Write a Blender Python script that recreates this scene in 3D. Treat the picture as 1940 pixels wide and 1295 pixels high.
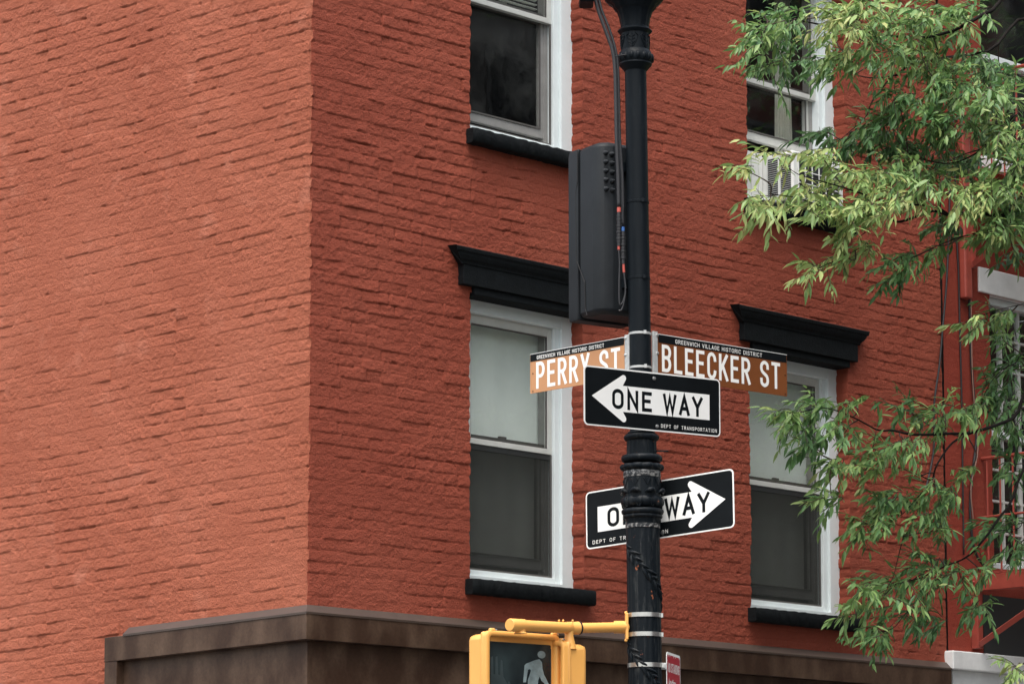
import bpy, bmesh, math, random
import numpy as np
from mathutils import Vector, Matrix

for o in list(bpy.data.objects): bpy.data.objects.remove(o)
random.seed(7); rng = np.random.default_rng(11)
scene = bpy.context.scene
COL = scene.collection

# ------------------------------------------------------------------ camera
F = 5520.0; PXC = 970.0; YH = 1700.0; VV = 50000.0
PITCH = math.atan(F / VV); YP = YH - F * math.tan(PITCH); EYE = 1.65
cam_d = bpy.data.cameras.new('camera'); cam = bpy.data.objects.new('camera', cam_d); COL.objects.link(cam)
cam.location = (0, 0, EYE); cam.rotation_euler = (math.pi / 2 + PITCH, 0, 0)
cam_d.sensor_width = 36; cam_d.lens = F / 1940 * 36; cam_d.shift_y = (YP - 647.5) / 1940
cam_d.clip_start = 0.1; cam_d.clip_end = 2000
scene.camera = cam

# ------------------------------------------------------------------ light
SUN_DIR = Vector((-0.10, -0.34, 0.93)).normalized()      # towards the sun
world = bpy.data.worlds.new('World'); scene.world = world; world.use_nodes = True
nt = world.node_tree; bg = nt.nodes['Background']
sky = nt.nodes.new('ShaderNodeTexSky'); sky.sky_type = 'NISHITA'; sky.sun_disc = False
sky.sun_elevation = math.asin(SUN_DIR.z); sky.sun_rotation = math.atan2(SUN_DIR.x, SUN_DIR.y)
sky.air_density = 1.5; sky.dust_density = 6.0; sky.ozone_density = 1.0
hsv = nt.nodes.new('ShaderNodeHueSaturation'); hsv.inputs['Saturation'].default_value = 0.55
nt.links.new(sky.outputs[0], hsv.inputs['Color']); nt.links.new(hsv.outputs[0], bg.inputs['Color'])
bg.inputs['Strength'].default_value = 0.15
sd = bpy.data.lights.new('sun', 'SUN'); so = bpy.data.objects.new('sun', sd); COL.objects.link(so)
sd.energy = 0.5; sd.angle = math.radians(40); sd.color = (1.0, 0.97, 0.93)
so.rotation_euler = (-SUN_DIR).to_track_quat('-Z', 'Y').to_euler()
vs = scene.view_settings; vs.view_transform = 'Standard'; vs.look = 'None'; vs.gamma = 1; vs.exposure = 1.27
scene.render.engine = 'CYCLES'

# ------------------------------------------------------------------ frames
def npv(*a): return np.array(a, float)
FW = npv(0, math.cos(PITCH), math.sin(PITCH)); UPV = npv(0, -math.sin(PITCH), math.cos(PITCH)); RT = npv(1, 0, 0)
CAM = npv(0, 0, EYE)
def ray(x, y): return FW + (x - PXC) / F * RT - (y - YP) / F * UPV
U = npv(0.72049232, 0.69346292, 0); N = npv(U[1], -U[0], 0); L = -N.copy(); NL = -U.copy()
K = npv(-1.14841919, 16.3, 0.0)                     # foot of the building corner
Z = npv(0, 0, 1)
def R3(u, z, o=0.0): return K + U * u + N * o + Z * z
def L3(u, z, o=0.0): return K + L * u + NL * o + Z * z
def ptR(x, y, off=0.0):
    r = ray(x, y); P0 = K + N * off; t = ((P0 - CAM) @ N) / (r @ N); return CAM + r * t
def hitR(x, y, off=0.0):
    P = ptR(x, y, off); return (P - K) @ U, P[2]
def ptY(x, y, depth):
    r = ray(x, y); return CAM + r * (depth / r[1])
def project(P):
    d = np.asarray(P, float) - CAM; zz = d @ FW
    return PXC + F * (d @ RT) / zz, YP - F * (d @ UPV) / zz

# ------------------------------------------------------------------ materials
MATS = {}
def mat(name, color, rough=0.6, var=0.0, vscale=6.0, bump=0.0, bscale=120.0, metal=0.0, spec=0.5, color2=None, coat=0.0):
    m = bpy.data.materials.new(name); m.use_nodes = True; t = m.node_tree
    b = t.nodes['Principled BSDF']; b.inputs['Roughness'].default_value = rough
    b.inputs['Metallic'].default_value = metal; b.inputs['Specular IOR Level'].default_value = spec
    b.inputs['Base Color'].default_value = (*color, 1)
    if coat: b.inputs['Coat Weight'].default_value = coat
    tc = t.nodes.new('ShaderNodeTexCoord')
    if var or color2:
        n = t.nodes.new('ShaderNodeTexNoise'); n.inputs['Scale'].default_value = vscale; n.inputs['Detail'].default_value = 8
        n.inputs['Roughness'].default_value = 0.65
        t.links.new(tc.outputs['Object'], n.inputs['Vector'])
        r = t.nodes.new('ShaderNodeValToRGB'); r.color_ramp.elements[0].position = 0.3; r.color_ramp.elements[1].position = 0.7
        c2 = color2 or tuple(min(1, c * (1 + var)) for c in color)
        c1 = color if color2 else tuple(c * (1 - var) for c in color)
        r.color_ramp.elements[0].color = (*c1, 1); r.color_ramp.elements[1].color = (*c2, 1)
        t.links.new(n.outputs['Fac'], r.inputs['Fac']); t.links.new(r.outputs['Color'], b.inputs['Base Color'])
    if bump:
        n2 = t.nodes.new('ShaderNodeTexNoise'); n2.inputs['Scale'].default_value = bscale; n2.inputs['Detail'].default_value = 5
        t.links.new(tc.outputs['Object'], n2.inputs['Vector'])
        bm_ = t.nodes.new('ShaderNodeBump'); bm_.inputs['Strength'].default_value = bump; bm_.inputs['Distance'].default_value = 0.004
        t.links.new(n2.outputs['Fac'], bm_.inputs['Height']); t.links.new(bm_.outputs['Normal'], b.inputs['Normal'])
    MATS[name] = m
    return m

def brick_mat(name, c_lo, c_mid, c_hi, stain):
    m = bpy.data.materials.new(name); m.use_nodes = True; t = m.node_tree; lk = t.links.new
    b = t.nodes['Principled BSDF']; b.inputs['Roughness'].default_value = 0.8; b.inputs['Specular IOR Level'].default_value = 0.2
    tc = t.nodes.new('ShaderNodeTexCoord')
    n = t.nodes.new('ShaderNodeTexNoise'); n.inputs['Scale'].default_value = 1.1; n.inputs['Detail'].default_value = 9; n.inputs['Roughness'].default_value = 0.6
    lk(tc.outputs['Object'], n.inputs['Vector'])
    r = t.nodes.new('ShaderNodeValToRGB'); e = r.color_ramp.elements
    e[0].position = 0.28; e[0].color = (*c_lo, 1); e[1].position = 0.72; e[1].color = (*c_hi, 1)
    x = e.new(0.5); x.color = (*c_mid, 1)
    lk(n.outputs['Fac'], r.inputs['Fac'])
    # rubbed and repainted patches
    n3 = t.nodes.new('ShaderNodeTexNoise'); n3.inputs['Scale'].default_value = 4.5; n3.inputs['Detail'].default_value = 6
    lk(tc.outputs['Object'], n3.inputs['Vector'])
    r3 = t.nodes.new('ShaderNodeValToRGB'); r3.color_ramp.elements[0].position = 0.60; r3.color_ramp.elements[1].position = 0.74
    r3.color_ramp.elements[0].color = (0, 0, 0, 1); r3.color_ramp.elements[1].color = (0.75, 0.75, 0.75, 1)
    lk(n3.outputs['Fac'], r3.inputs['Fac'])
    mx = t.nodes.new('ShaderNodeMix'); mx.data_type = 'RGBA'
    lk(r3.outputs['Color'], mx.inputs['Factor']); lk(r.outputs['Color'], mx.inputs[6]); mx.inputs[7].default_value = (*stain, 1)
    n4 = t.nodes.new('ShaderNodeTexNoise'); n4.inputs['Scale'].default_value = 170; n4.inputs['Detail'].default_value = 3; lk(tc.outputs['Object'], n4.inputs['Vector'])
    m4 = t.nodes.new('ShaderNodeMapRange'); m4.inputs[1].default_value = 0.25; m4.inputs[2].default_value = 0.75; m4.inputs[3].default_value = 0.88; m4.inputs[4].default_value = 1.13; lk(n4.outputs['Fac'], m4.inputs[0])
    mu = t.nodes.new('ShaderNodeMix'); mu.data_type = 'RGBA'; mu.blend_type = 'MULTIPLY'; mu.inputs['Factor'].default_value = 1.0; lk(mx.outputs[2], mu.inputs[6]); lk(m4.outputs[0], mu.inputs[7]); lk(mu.outputs[2], b.inputs['Base Color'])
    n2 = t.nodes.new('ShaderNodeTexNoise'); n2.inputs['Scale'].default_value = 105; n2.inputs['Detail'].default_value = 6; n2.inputs['Roughness'].default_value = 0.7
    lk(tc.outputs['Object'], n2.inputs['Vector'])
    bp = t.nodes.new('ShaderNodeBump'); bp.inputs['Strength'].default_value = 1.0; bp.inputs['Distance'].default_value = 0.012
    lk(n2.outputs['Fac'], bp.inputs['Height']); lk(bp.outputs['Normal'], b.inputs['Normal'])
    MATS[name] = m; return m

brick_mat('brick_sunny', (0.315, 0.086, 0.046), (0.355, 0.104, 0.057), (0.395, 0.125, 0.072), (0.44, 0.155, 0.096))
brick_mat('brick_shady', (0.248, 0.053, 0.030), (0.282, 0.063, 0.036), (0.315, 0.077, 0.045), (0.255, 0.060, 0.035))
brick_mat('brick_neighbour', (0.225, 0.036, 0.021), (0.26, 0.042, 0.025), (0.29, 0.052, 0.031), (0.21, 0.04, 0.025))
mat('black_stone', (0.006, 0.0075, 0.0085), 0.75, 0.3, 20, 0.8, 70, spec=0.12)
mat('white_paint', (0.70, 0.76, 0.765), 0.45, 0.05, 5, 0.08, 60)
mat('white_vinyl', (0.55, 0.56, 0.53), 0.4, 0.08, 8)
mat('screen_frame', (0.09, 0.085, 0.08), 0.5, 0.1, 9)
mat('sash_dark', (0.26, 0.255, 0.245), 0.5, 0.15, 9)
mat('blind_white', (0.85, 0.91, 0.87), 0.75, 0.06, 3)
mat('blind_grey', (0.74, 0.76, 0.71), 0.8, 0.12, 4)
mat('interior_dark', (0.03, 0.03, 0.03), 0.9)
mat('curtain', (0.62, 0.62, 0.54), 0.9, 0.08, 10)
mat('flashing', (0.055, 0.037, 0.028), 0.45, 0.15, 6)
mat('ac_white', (0.72, 0.73, 0.70), 0.5, 0.05, 6)
mat('ac_dark', (0.02, 0.022, 0.022), 0.6)
mat('ledge_white', (0.72, 0.73, 0.72), 0.6, 0.12, 5, 0.2, 50)
mat('fire_escape_red', (0.28, 0.05, 0.033), 0.5, 0.2, 9, 0.2, 60)
mat('cable_black', (0.014, 0.014, 0.016), 0.5, 0.2, 12)
mat('cable_pale', (0.22, 0.12, 0.09), 0.6, 0.2, 12)
mat('box_plastic', (0.0135, 0.0160, 0.0185), 0.5, 0.18, 7, 0.12, 260, spec=0.22)
mat('box_seam', (0.006, 0.006, 0.007), 0.8)
mat('red_band', (0.42, 0.07, 0.05), 0.5); mat('blue_band', (0.025, 0.10, 0.30), 0.5)
mat('silver', (0.62, 0.62, 0.60), 0.28, 0.1, 30, metal=0.9)
mat('galvanised', (0.46, 0.47, 0.46), 0.5, 0.15, 40, metal=0.35)
mat('sign_black', (0.0045, 0.006, 0.007), 0.5, 0.3, 5, spec=0.10)
mat('sign_white', (0.80, 0.80, 0.77), 0.5, 0.03, 8)
mat('sign_letter', (0.80, 0.79, 0.75), 0.5)
mat('sign_back', (0.42, 0.43, 0.43), 0.45, 0.1, 15, metal=0.5)
mat('perry_tan', (0.48, 0.245, 0.12), 0.5, 0.07, 3.5, spec=0.2)  # one sign brown; brighter light and some fading put into this colour
mat('bleecker_brown', (0.165, 0.054, 0.017), 0.45, 0.14, 5, spec=0.15)  # the same sign brown, with the shaded side's darkness in the colour
mat('sign_red', (0.36, 0.008, 0.022), 0.5, 0.06, 8, spec=0.2)
mat('signal_yellow', (0.80, 0.40, 0.10), 0.42, 0.05, 6, 0.05, 90)
mat('signal_gasket', (0.006, 0.006, 0.007), 0.6)
mat('bark', (0.014, 0.012, 0.011), 0.95, 0.3, 14, 0.6, 40, spec=0.08)
mat('twig', (0.05, 0.03, 0.022), 0.8, 0.2, 14)
mat('asphalt', (0.05, 0.05, 0.052), 0.9, 0.2, 30, 0.4, 60)
mat('concrete', (0.17, 0.165, 0.16), 0.85, 0.12, 4, 0.3, 50)
mat('kerb_stone', (0.26, 0.25, 0.24), 0.8, 0.12, 6, 0.3, 40)
mat('plaster_far', (0.22, 0.17, 0.13), 0.8, 0.15, 2)

def wood_mat():
    m = bpy.data.materials.new('brown_fascia'); m.use_nodes = True; t = m.node_tree; lk = t.links.new
    b = t.nodes['Principled BSDF']; b.inputs['Roughness'].default_value = 0.5; b.inputs['Specular IOR Level'].default_value = 0.25
    tc = t.nodes.new('ShaderNodeTexCoord'); mp = t.nodes.new('ShaderNodeMapping'); mp.inputs['Scale'].default_value = (2.2, 2.2, 1.1)
    lk(tc.outputs['Object'], mp.inputs['Vector'])
    n = t.nodes.new('ShaderNodeTexNoise'); n.inputs['Scale'].default_value = 2.6; n.inputs['Detail'].default_value = 5; lk(mp.outputs[0], n.inputs['Vector'])
    r = t.nodes.new('ShaderNodeValToRGB'); e = r.color_ramp.elements
    e[0].position = 0.40; e[0].color = (0.052, 0.026, 0.015, 1); e[1].position = 0.80; e[1].color = (0.150, 0.094, 0.062, 1)
    lk(n.outputs['Fac'], r.inputs['Fac'])
    n2 = t.nodes.new('ShaderNodeTexNoise'); n2.inputs['Scale'].default_value = 55; n2.inputs['Detail'].default_value = 6; lk(tc.outputs['Object'], n2.inputs['Vector'])
    mx = t.nodes.new('ShaderNodeMix'); mx.data_type = 'RGBA'; mx.blend_type = 'MULTIPLY'; mx.inputs['Factor'].default_value = 0.5
    lk(r.outputs['Color'], mx.inputs[6]); lk(n2.outputs['Fac'], mx.inputs[7]); lk(mx.outputs[2], b.inputs['Base Color'])
    bp = t.nodes.new('ShaderNodeBump'); bp.inputs['Strength'].default_value = 0.2; bp.inputs['Distance'].default_value = 0.003
    lk(n2.outputs['Fac'], bp.inputs['Height']); lk(bp.outputs['Normal'], b.inputs['Normal'])
    MATS['brown_fascia'] = m
wood_mat()
def stone_mat():
    m = MATS['black_stone']; t = m.node_tree; lk = t.links.new; b = t.nodes['Principled BSDF']
    src = b.inputs['Base Color'].links[0].from_socket; tc = [n for n in t.nodes if n.type == 'TEX_COORD'][0]
    n = t.nodes.new('ShaderNodeTexNoise'); n.inputs['Scale'].default_value = 45; n.inputs['Detail'].default_value = 6; n.inputs['Roughness'].default_value = 0.75; lk(tc.outputs['Object'], n.inputs['Vector'])
    r = t.nodes.new('ShaderNodeValToRGB'); r.color_ramp.elements[0].position = 0.66; r.color_ramp.elements[1].position = 0.74; lk(n.outputs['Fac'], r.inputs['Fac'])
    mx = t.nodes.new('ShaderNodeMix'); mx.data_type = 'RGBA'; lk(r.outputs['Color'], mx.inputs['Factor']); lk(src, mx.inputs[6]); mx.inputs[7].default_value = (0.085, 0.085, 0.08, 1); lk(mx.outputs[2], b.inputs['Base Color'])
stone_mat()

def iron_mat(name, worn):
    m = bpy.data.materials.new(name); m.use_nodes = True; t = m.node_tree; lk = t.links.new
    b = t.nodes['Principled BSDF']; b.inputs['Roughness'].default_value = 0.38; b.inputs['Specular IOR Level'].default_value = 0.12
    tc = t.nodes.new('ShaderNodeTexCoord'); mp = t.nodes.new('ShaderNodeMapping'); mp.inputs['Scale'].default_value = (38, 38, 5)
    lk(tc.outputs['Object'], mp.inputs['Vector'])
    n = t.nodes.new('ShaderNodeTexNoise'); n.inputs['Scale'].default_value = 1.0; n.inputs['Detail'].default_value = 6; n.inputs['Roughness'].default_value = 0.7
    lk(mp.outputs[0], n.inputs['Vector'])
    r = t.nodes.new('ShaderNodeValToRGB'); e = r.color_ramp.elements
    hi = (0.060, 0.063, 0.062) if worn else (0.012, 0.016, 0.019)
    e[0].position = 0.54; e[0].color = (0.005, 0.0075, 0.010, 1); e[1].position = 0.80; e[1].color = (*hi, 1)
    lk(n.outputs['Fac'], r.inputs['Fac'])
    out = r.outputs['Color']
    if worn:
        n2 = t.nodes.new('ShaderNodeTexNoise'); n2.inputs['Scale'].default_value = 24; n2.inputs['Detail'].default_value = 5; lk(tc.outputs['Object'], n2.inputs['Vector'])
        r2 = t.nodes.new('ShaderNodeValToRGB'); r2.color_ramp.elements[0].position = 0.69; r2.color_ramp.elements[1].position = 0.72
        lk(n2.outputs['Fac'], r2.inputs['Fac'])
        mx = t.nodes.new('ShaderNodeMix'); mx.data_type = 'RGBA'; lk(r2.outputs['Color'], mx.inputs['Factor'])
        lk(out, mx.inputs[6]); mx.inputs[7].default_value = (0.26, 0.085, 0.04, 1); out = mx.outputs[2]
    lk(out, b.inputs['Base Color'])
    n3 = t.nodes.new('ShaderNodeTexNoise'); n3.inputs['Scale'].default_value = 90; n3.inputs['Detail'].default_value = 4; lk(tc.outputs['Object'], n3.inputs['Vector'])
    bp = t.nodes.new('ShaderNodeBump'); bp.inputs['Strength'].default_value = 0.35 if worn else 0.12; bp.inputs['Distance'].default_value = 0.003
    lk(n3.outputs['Fac'], bp.inputs['Height']); lk(bp.outputs['Normal'], b.inputs['Normal'])
    rr = t.nodes.new('ShaderNodeMapRange'); rr.inputs[3].default_value = 0.3; rr.inputs[4].default_value = 0.6
    lk(n3.outputs['Fac'], rr.inputs[0]); lk(rr.outputs[0], b.inputs['Roughness'])
    MATS[name] = m
def band_mat():
    m = bpy.data.materials.new('worn_band'); m.use_nodes = True; t = m.node_tree; lk = t.links.new
    b = t.nodes['Principled BSDF']; b.inputs['Roughness'].default_value = 0.5
    tc = t.nodes.new('ShaderNodeTexCoord'); n = t.nodes.new('ShaderNodeTexNoise'); n.inputs['Scale'].default_value = 60; n.inputs['Detail'].default_value = 4
    lk(tc.outputs['Object'], n.inputs['Vector'])
    r = t.nodes.new('ShaderNodeValToRGB'); r.color_ramp.elements[0].position = 0.47; r.color_ramp.elements[1].position = 0.60
    r.color_ramp.elements[0].color = (0.008, 0.010, 0.012, 1); r.color_ramp.elements[1].color = (0.20, 0.195, 0.185, 1)
    lk(n.outputs['Fac'], r.inputs['Fac']); lk(r.outputs['Color'], b.inputs['Base Color']); MATS['worn_band'] = m
band_mat()
iron_mat('iron_black', False); iron_mat('iron_worn', True)

def glass_mat():
    m = bpy.data.materials.new('window_glass'); m.use_nodes = True; t = m.node_tree; t.nodes.clear(); lk = t.links.new
    out = t.nodes.new('ShaderNodeOutputMaterial'); mix = t.nodes.new('ShaderNodeMixShader')
    fr = t.nodes.new('ShaderNodeFresnel'); ge = t.nodes.new('ShaderNodeNewGeometry'); mr = t.nodes.new('ShaderNodeMapRange'); mr.inputs[3].default_value = 1.5; mr.inputs[4].default_value = 1 / 1.5
    lk(ge.outputs['Backfacing'], mr.inputs[0]); lk(mr.outputs[0], fr.inputs['IOR'])
    tr = t.nodes.new('ShaderNodeBsdfTransparent'); tr.inputs['Color'].default_value = (0.955, 0.965, 0.955, 1)
    gl = t.nodes.new('ShaderNodeBsdfGlossy'); gl.inputs['Roughness'].default_value = 0.015
    tc = t.nodes.new('ShaderNodeTexCoord'); n = t.nodes.new('ShaderNodeTexNoise'); n.inputs['Scale'].default_value = 2.2
    lk(tc.outputs['Object'], n.inputs['Vector'])
    bp = t.nodes.new('ShaderNodeBump'); bp.inputs['Strength'].default_value = 0.04; bp.inputs['Distance'].default_value = 0.02
    lk(n.outputs['Fac'], bp.inputs['Height']); lk(bp.outputs['Normal'], gl.inputs['Normal'])
    df = t.nodes.new('ShaderNodeBsdfDiffuse'); df.inputs['Color'].default_value = (0.55, 0.57, 0.55, 1)
    nd = t.nodes.new('ShaderNodeTexNoise'); nd.inputs['Scale'].default_value = 3.5; nd.inputs['Detail'].default_value = 7; nd.inputs['Roughness'].default_value = 0.65
    lk(tc.outputs['Object'], nd.inputs['Vector']); rd = t.nodes.new('ShaderNodeMapRange'); rd.inputs[1].default_value = 0.42; rd.inputs[2].default_value = 0.8; rd.inputs[3].default_value = 0.0; rd.inputs[4].default_value = 0.045
    lk(nd.outputs['Fac'], rd.inputs[0]); mx2 = t.nodes.new('ShaderNodeMixShader'); lk(rd.outputs[0], mx2.inputs[0]); lk(tr.outputs[0], mx2.inputs[1]); lk(df.outputs[0], mx2.inputs[2])
    lk(fr.outputs[0], mix.inputs[0]); lk(mx2.outputs[0], mix.inputs[1]); lk(gl.outputs[0], mix.inputs[2]); lk(mix.outputs[0], out.inputs[0])
    MATS['window_glass'] = m
    m = bpy.data.materials.new('insect_screen'); m.use_nodes = True; t = m.node_tree; t.nodes.clear(); lk = t.links.new
    out = t.nodes.new('ShaderNodeOutputMaterial'); mix = t.nodes.new('ShaderNodeMixShader'); mix.inputs[0].default_value = 0.45
    tr = t.nodes.new('ShaderNodeBsdfTransparent'); df = t.nodes.new('ShaderNodeBsdfDiffuse'); df.inputs['Color'].default_value = (0.048, 0.051, 0.047, 1)
    lk(tr.outputs[0], mix.inputs[1]); lk(df.outputs[0], mix.inputs[2]); lk(mix.outputs[0], out.inputs[0]); MATS['insect_screen'] = m
glass_mat()

def leaf_mat():
    m = bpy.data.materials.new('leaf_green'); m.use_nodes = True; t = m.node_tree; lk = t.links.new
    b = t.nodes['Principled BSDF']; b.inputs['Roughness'].default_value = 0.4; b.inputs['Specular IOR Level'].default_value = 0.35
    at = t.nodes.new('ShaderNodeAttribute'); at.attribute_name = 'tone'
    r = t.nodes.new('ShaderNodeValToRGB'); e = r.color_ramp.elements
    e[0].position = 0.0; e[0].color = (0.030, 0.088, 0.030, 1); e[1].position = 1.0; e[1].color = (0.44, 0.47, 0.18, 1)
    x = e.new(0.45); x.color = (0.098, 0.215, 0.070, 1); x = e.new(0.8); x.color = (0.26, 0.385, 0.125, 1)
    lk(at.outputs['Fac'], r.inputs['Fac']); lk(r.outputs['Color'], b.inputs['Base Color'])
    tl = t.nodes.new('ShaderNodeBsdfTranslucent'); lk(r.outputs['Color'], tl.inputs['Color'])
    mix = t.nodes.new('ShaderNodeMixShader'); mix.inputs[0].default_value = 0.35
    lk(b.outputs[0], mix.inputs[1]); lk(tl.outputs[0], mix.inputs[2]); lk(mix.outputs[0], t.nodes['Material Output'].inputs[0])
    MATS['leaf_green'] = m
leaf_mat()

def lens_mat():
    m = bpy.data.materials.new('signal_lens'); m.use_nodes = True; t = m.node_tree; lk = t.links.new
    b = t.nodes['Principled BSDF']; b.inputs['Roughness'].default_value = 0.22
    tc = t.nodes.new('ShaderNodeTexCoord'); n = t.nodes.new('ShaderNodeTexNoise'); n.inputs['Scale'].default_value = 5; n.inputs['Detail'].default_value = 3
    lk(tc.outputs['Object'], n.inputs['Vector'])
    r = t.nodes.new('ShaderNodeValToRGB'); e = r.color_ramp.elements
    e[0].position = 0.35; e[0].color = (0.008, 0.011, 0.013, 1); e[1].position = 0.75; e[1].color = (0.030, 0.045, 0.047, 1)
    lk(n.outputs['Fac'], r.inputs['Fac']); lk(r.outputs['Color'], b.inputs['Base Color']); MATS['signal_lens'] = m
lens_mat()
mat('signal_figure', (0.20, 0.26, 0.265), 0.4, 0.5, 9)
mat('signal_hand', (0.032, 0.046, 0.048), 0.4, 0.3, 9)

# ------------------------------------------------------------------ mesh helpers
class MB:
    def __init__(s): s.v = []; s.f = []
    def add(s, vs, fs):
        o = len(s.v); s.v.extend([tuple(map(float, p)) for p in vs]); s.f.extend([tuple(i + o for i in f) for f in fs]); return s
    def box8(s, c):       # c: 8 corners, bottom 4 ccw then top 4
        return s.add(c, [(0, 3, 2, 1), (4, 5, 6, 7), (0, 1, 5, 4), (1, 2, 6, 5), (2, 3, 7, 6), (3, 0, 4, 7)])
    def obox(s, o, a, b, c):      # origin + three edge vectors
        o, a, b, c = map(np.asarray, (o, a, b, c))
        if np.dot(np.cross(a, b), c) < 0: a, b = b, a
        return s.box8([o, o + a, o + a + b, o + b, o + c, o + a + c, o + a + b + c, o + b + c])
    def wbox(s, u0, u1, o0, o1, z0, z1, fr=R3):   # box in a wall's frame
        return s.obox(fr(u0, z0, o0), fr(u1, z0, o0) - fr(u0, z0, o0), fr(u0, z0, o1) - fr(u0, z0, o0), Z * (z1 - z0))
    def prism(s, prof, p0, p1, ax, ay):  # profile [(a,b)] swept from p0 to p1
        n = len(prof); vs = [p + ax * a + ay * b for p in (np.asarray(p0), np.asarray(p1)) for a, b in prof]
        fs = [(i, (i + 1) % n, n + (i + 1) % n, n + i) for i in range(n)] + [tuple(range(n))[::-1], tuple(range(n, 2 * n))]
        return s.add(vs, fs)
    def tube(s, pts, rad, seg=8, cap=True):
        pts = [np.asarray(p, float) for p in pts]; n = len(pts)
        rads = rad if hasattr(rad, '__len__') else [rad] * n
        ref = npv(0.13, 0.21, 0.97); vs = []; fs = []
        for i, p in enumerate(pts):
            t = pts[min(i + 1, n - 1)] - pts[max(i - 1, 0)]; t = t / (np.linalg.norm(t) + 1e-12)
            if abs(t @ ref) > 0.97: ref = npv(0.9, 0.1, 0.1)
            a = np.cross(t, ref); a /= np.linalg.norm(a); b = np.cross(t, a)
            for k in range(seg):
                th = 2 * math.pi * k / seg; vs.append(p + rads[i] * (math.cos(th) * a + math.sin(th) * b))
        for i in range(n - 1):
            for k in range(seg):
                k2 = (k + 1) % seg; fs.append((i * seg + k, i * seg + k2, (i + 1) * seg + k2, (i + 1) * seg + k))
        if cap: fs += [tuple(range(seg))[::-1], tuple(range((n - 1) * seg, n * seg))]
        return s.add(vs, fs)
    def lathe(s, prof, seg, centre, flutes=None):   # prof [(z, r)], centre(z)->xy point, flutes(z,theta)->factor
        vs = []; fs = []; n = len(prof)
        for z, r in prof:
            c = centre(z)
            for k in range(seg):
                th = 2 * math.pi * k / seg; rr = r * (flutes(z, th) if flutes else 1)
                vs.append((c[0] + rr * math.cos(th), c[1] + rr * math.sin(th), z))
        for i in range(n - 1):
            for k in range(seg):
                k2 = (k + 1) % seg; fs.append((i * seg + k, i * seg + k2, (i + 1) * seg + k2, (i + 1) * seg + k))
        fs += [tuple(range(seg))[::-1], tuple(range((n - 1) * seg, n * seg))]
        return s.add(vs, fs)
    def sphere(s, c, r, seg=10, rings=6, sc=(1, 1, 1)):
        c = np.asarray(c, float); vs = [c + npv(0, 0, -r * sc[2])]; fs = []
        for i in range(1, rings):
            ph = -math.pi / 2 + math.pi * i / rings
            for k in range(seg):
                th = 2 * math.pi * k / seg
                vs.append(c + r * npv(math.cos(ph) * math.cos(th) * sc[0], math.cos(ph) * math.sin(th) * sc[1], math.sin(ph) * sc[2]))
        vs.append(c + npv(0, 0, r * sc[2])); t = len(vs) - 1
        for k in range(seg):
            k2 = (k + 1) % seg; fs.append((0, 1 + k2, 1 + k)); fs.append((t, 1 + (rings - 2) * seg + k, 1 + (rings - 2) * seg + k2))
            for i in range(rings - 2): fs.append((1 + i * seg + k, 1 + i * seg + k2, 1 + (i + 1) * seg + k2, 1 + (i + 1) * seg + k))
        return s.add(vs, fs)
    def build(s, name, material, parent=None, smooth=False, bevel=0.0, angle=40):
        me = bpy.data.meshes.new(name); me.from_pydata(s.v, [], s.f); me.update()
        return finish(name, me, material, parent, smooth, bevel, angle)

def finish(name, me, material, parent=None, smooth=False, bevel=0.0, angle=40):
    if material: me.materials.append(MATS[material])
    o = bpy.data.objects.new(name, me); COL.objects.link(o)
    if smooth:
        me.polygons.foreach_set('use_smooth', [True] * len(me.polygons))
        if angle < 180: me.set_sharp_from_angle(angle=math.radians(angle))
    if bevel:
        b = o.modifiers.new('bevel', 'BEVEL'); b.width = bevel; b.segments = 2; b.limit_method = 'ANGLE'; b.angle_limit = math.radians(35)
    if parent is not None: adopt(o, parent)
    return o
def adopt(o, parent):
    o.parent = parent
    if parent.type == 'EMPTY' : o.matrix_parent_inverse = Matrix.Translation(-Vector(parent['base']))
def thing(name, label, cat, loc, group=None):
    o = bpy.data.objects.new(name, None); COL.objects.link(o); o.location = [float(x) for x in loc]; o.empty_display_size = 0.2
    o['base'] = [float(x) for x in loc]; o['label'] = label; o['category'] = cat
    if group: o['group'] = group
    return o
def part_empty(name, parent):
    o = bpy.data.objects.new(name, None); COL.objects.link(o); o['base'] = [0.0, 0.0, 0.0]; adopt(o, parent); return o
def tag(o, label, cat, group=None):
    o['label'] = label; o['category'] = cat
    if group: o['group'] = group
    return o
def structure(o): o['kind'] = 'structure'; return o

# ------------------------------------------------------------------ noise
def vnoise(x, y, seed):
    xi = np.floor(x).astype(np.int64); yi = np.floor(y).astype(np.int64); fx = x - xi; fy = y - yi
    fx = fx * fx * fx * (fx * (fx * 6 - 15) + 10); fy = fy * fy * fy * (fy * (fy * 6 - 15) + 10)
    def h(a, b):
        n = (a * 374761393 + b * 668265263 + seed * 974634777) & 0xFFFFFFFF
        n = ((n ^ (n >> 13)) * 1274126177) & 0xFFFFFFFF; n = n ^ (n >> 16)
        return (n & 0xFFFF) / 65535.0
    return (h(xi, yi) * (1 - fx) + h(xi + 1, yi) * fx) * (1 - fy) + (h(xi, yi + 1) * (1 - fx) + h(xi + 1, yi + 1) * fx) * fy
def fbm(x, y, seed, octs=3):
    s = 0; a = 1; t = 0
    for i in range(octs): s = s + a * vnoise(x * 2 ** i, y * 2 ** i, seed + i * 17); t += a; a *= 0.55
    return s / t
def hash2(a, b, seed):
    n = (a.astype(np.int64) * 374761393 + b.astype(np.int64) * 668265263 + seed * 974634777) & 0xFFFFFFFF
    n = ((n ^ (n >> 13)) * 1274126177) & 0xFFFFFFFF; n = n ^ (n >> 16)
    return (n & 0xFFFF) / 65535.0

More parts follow.
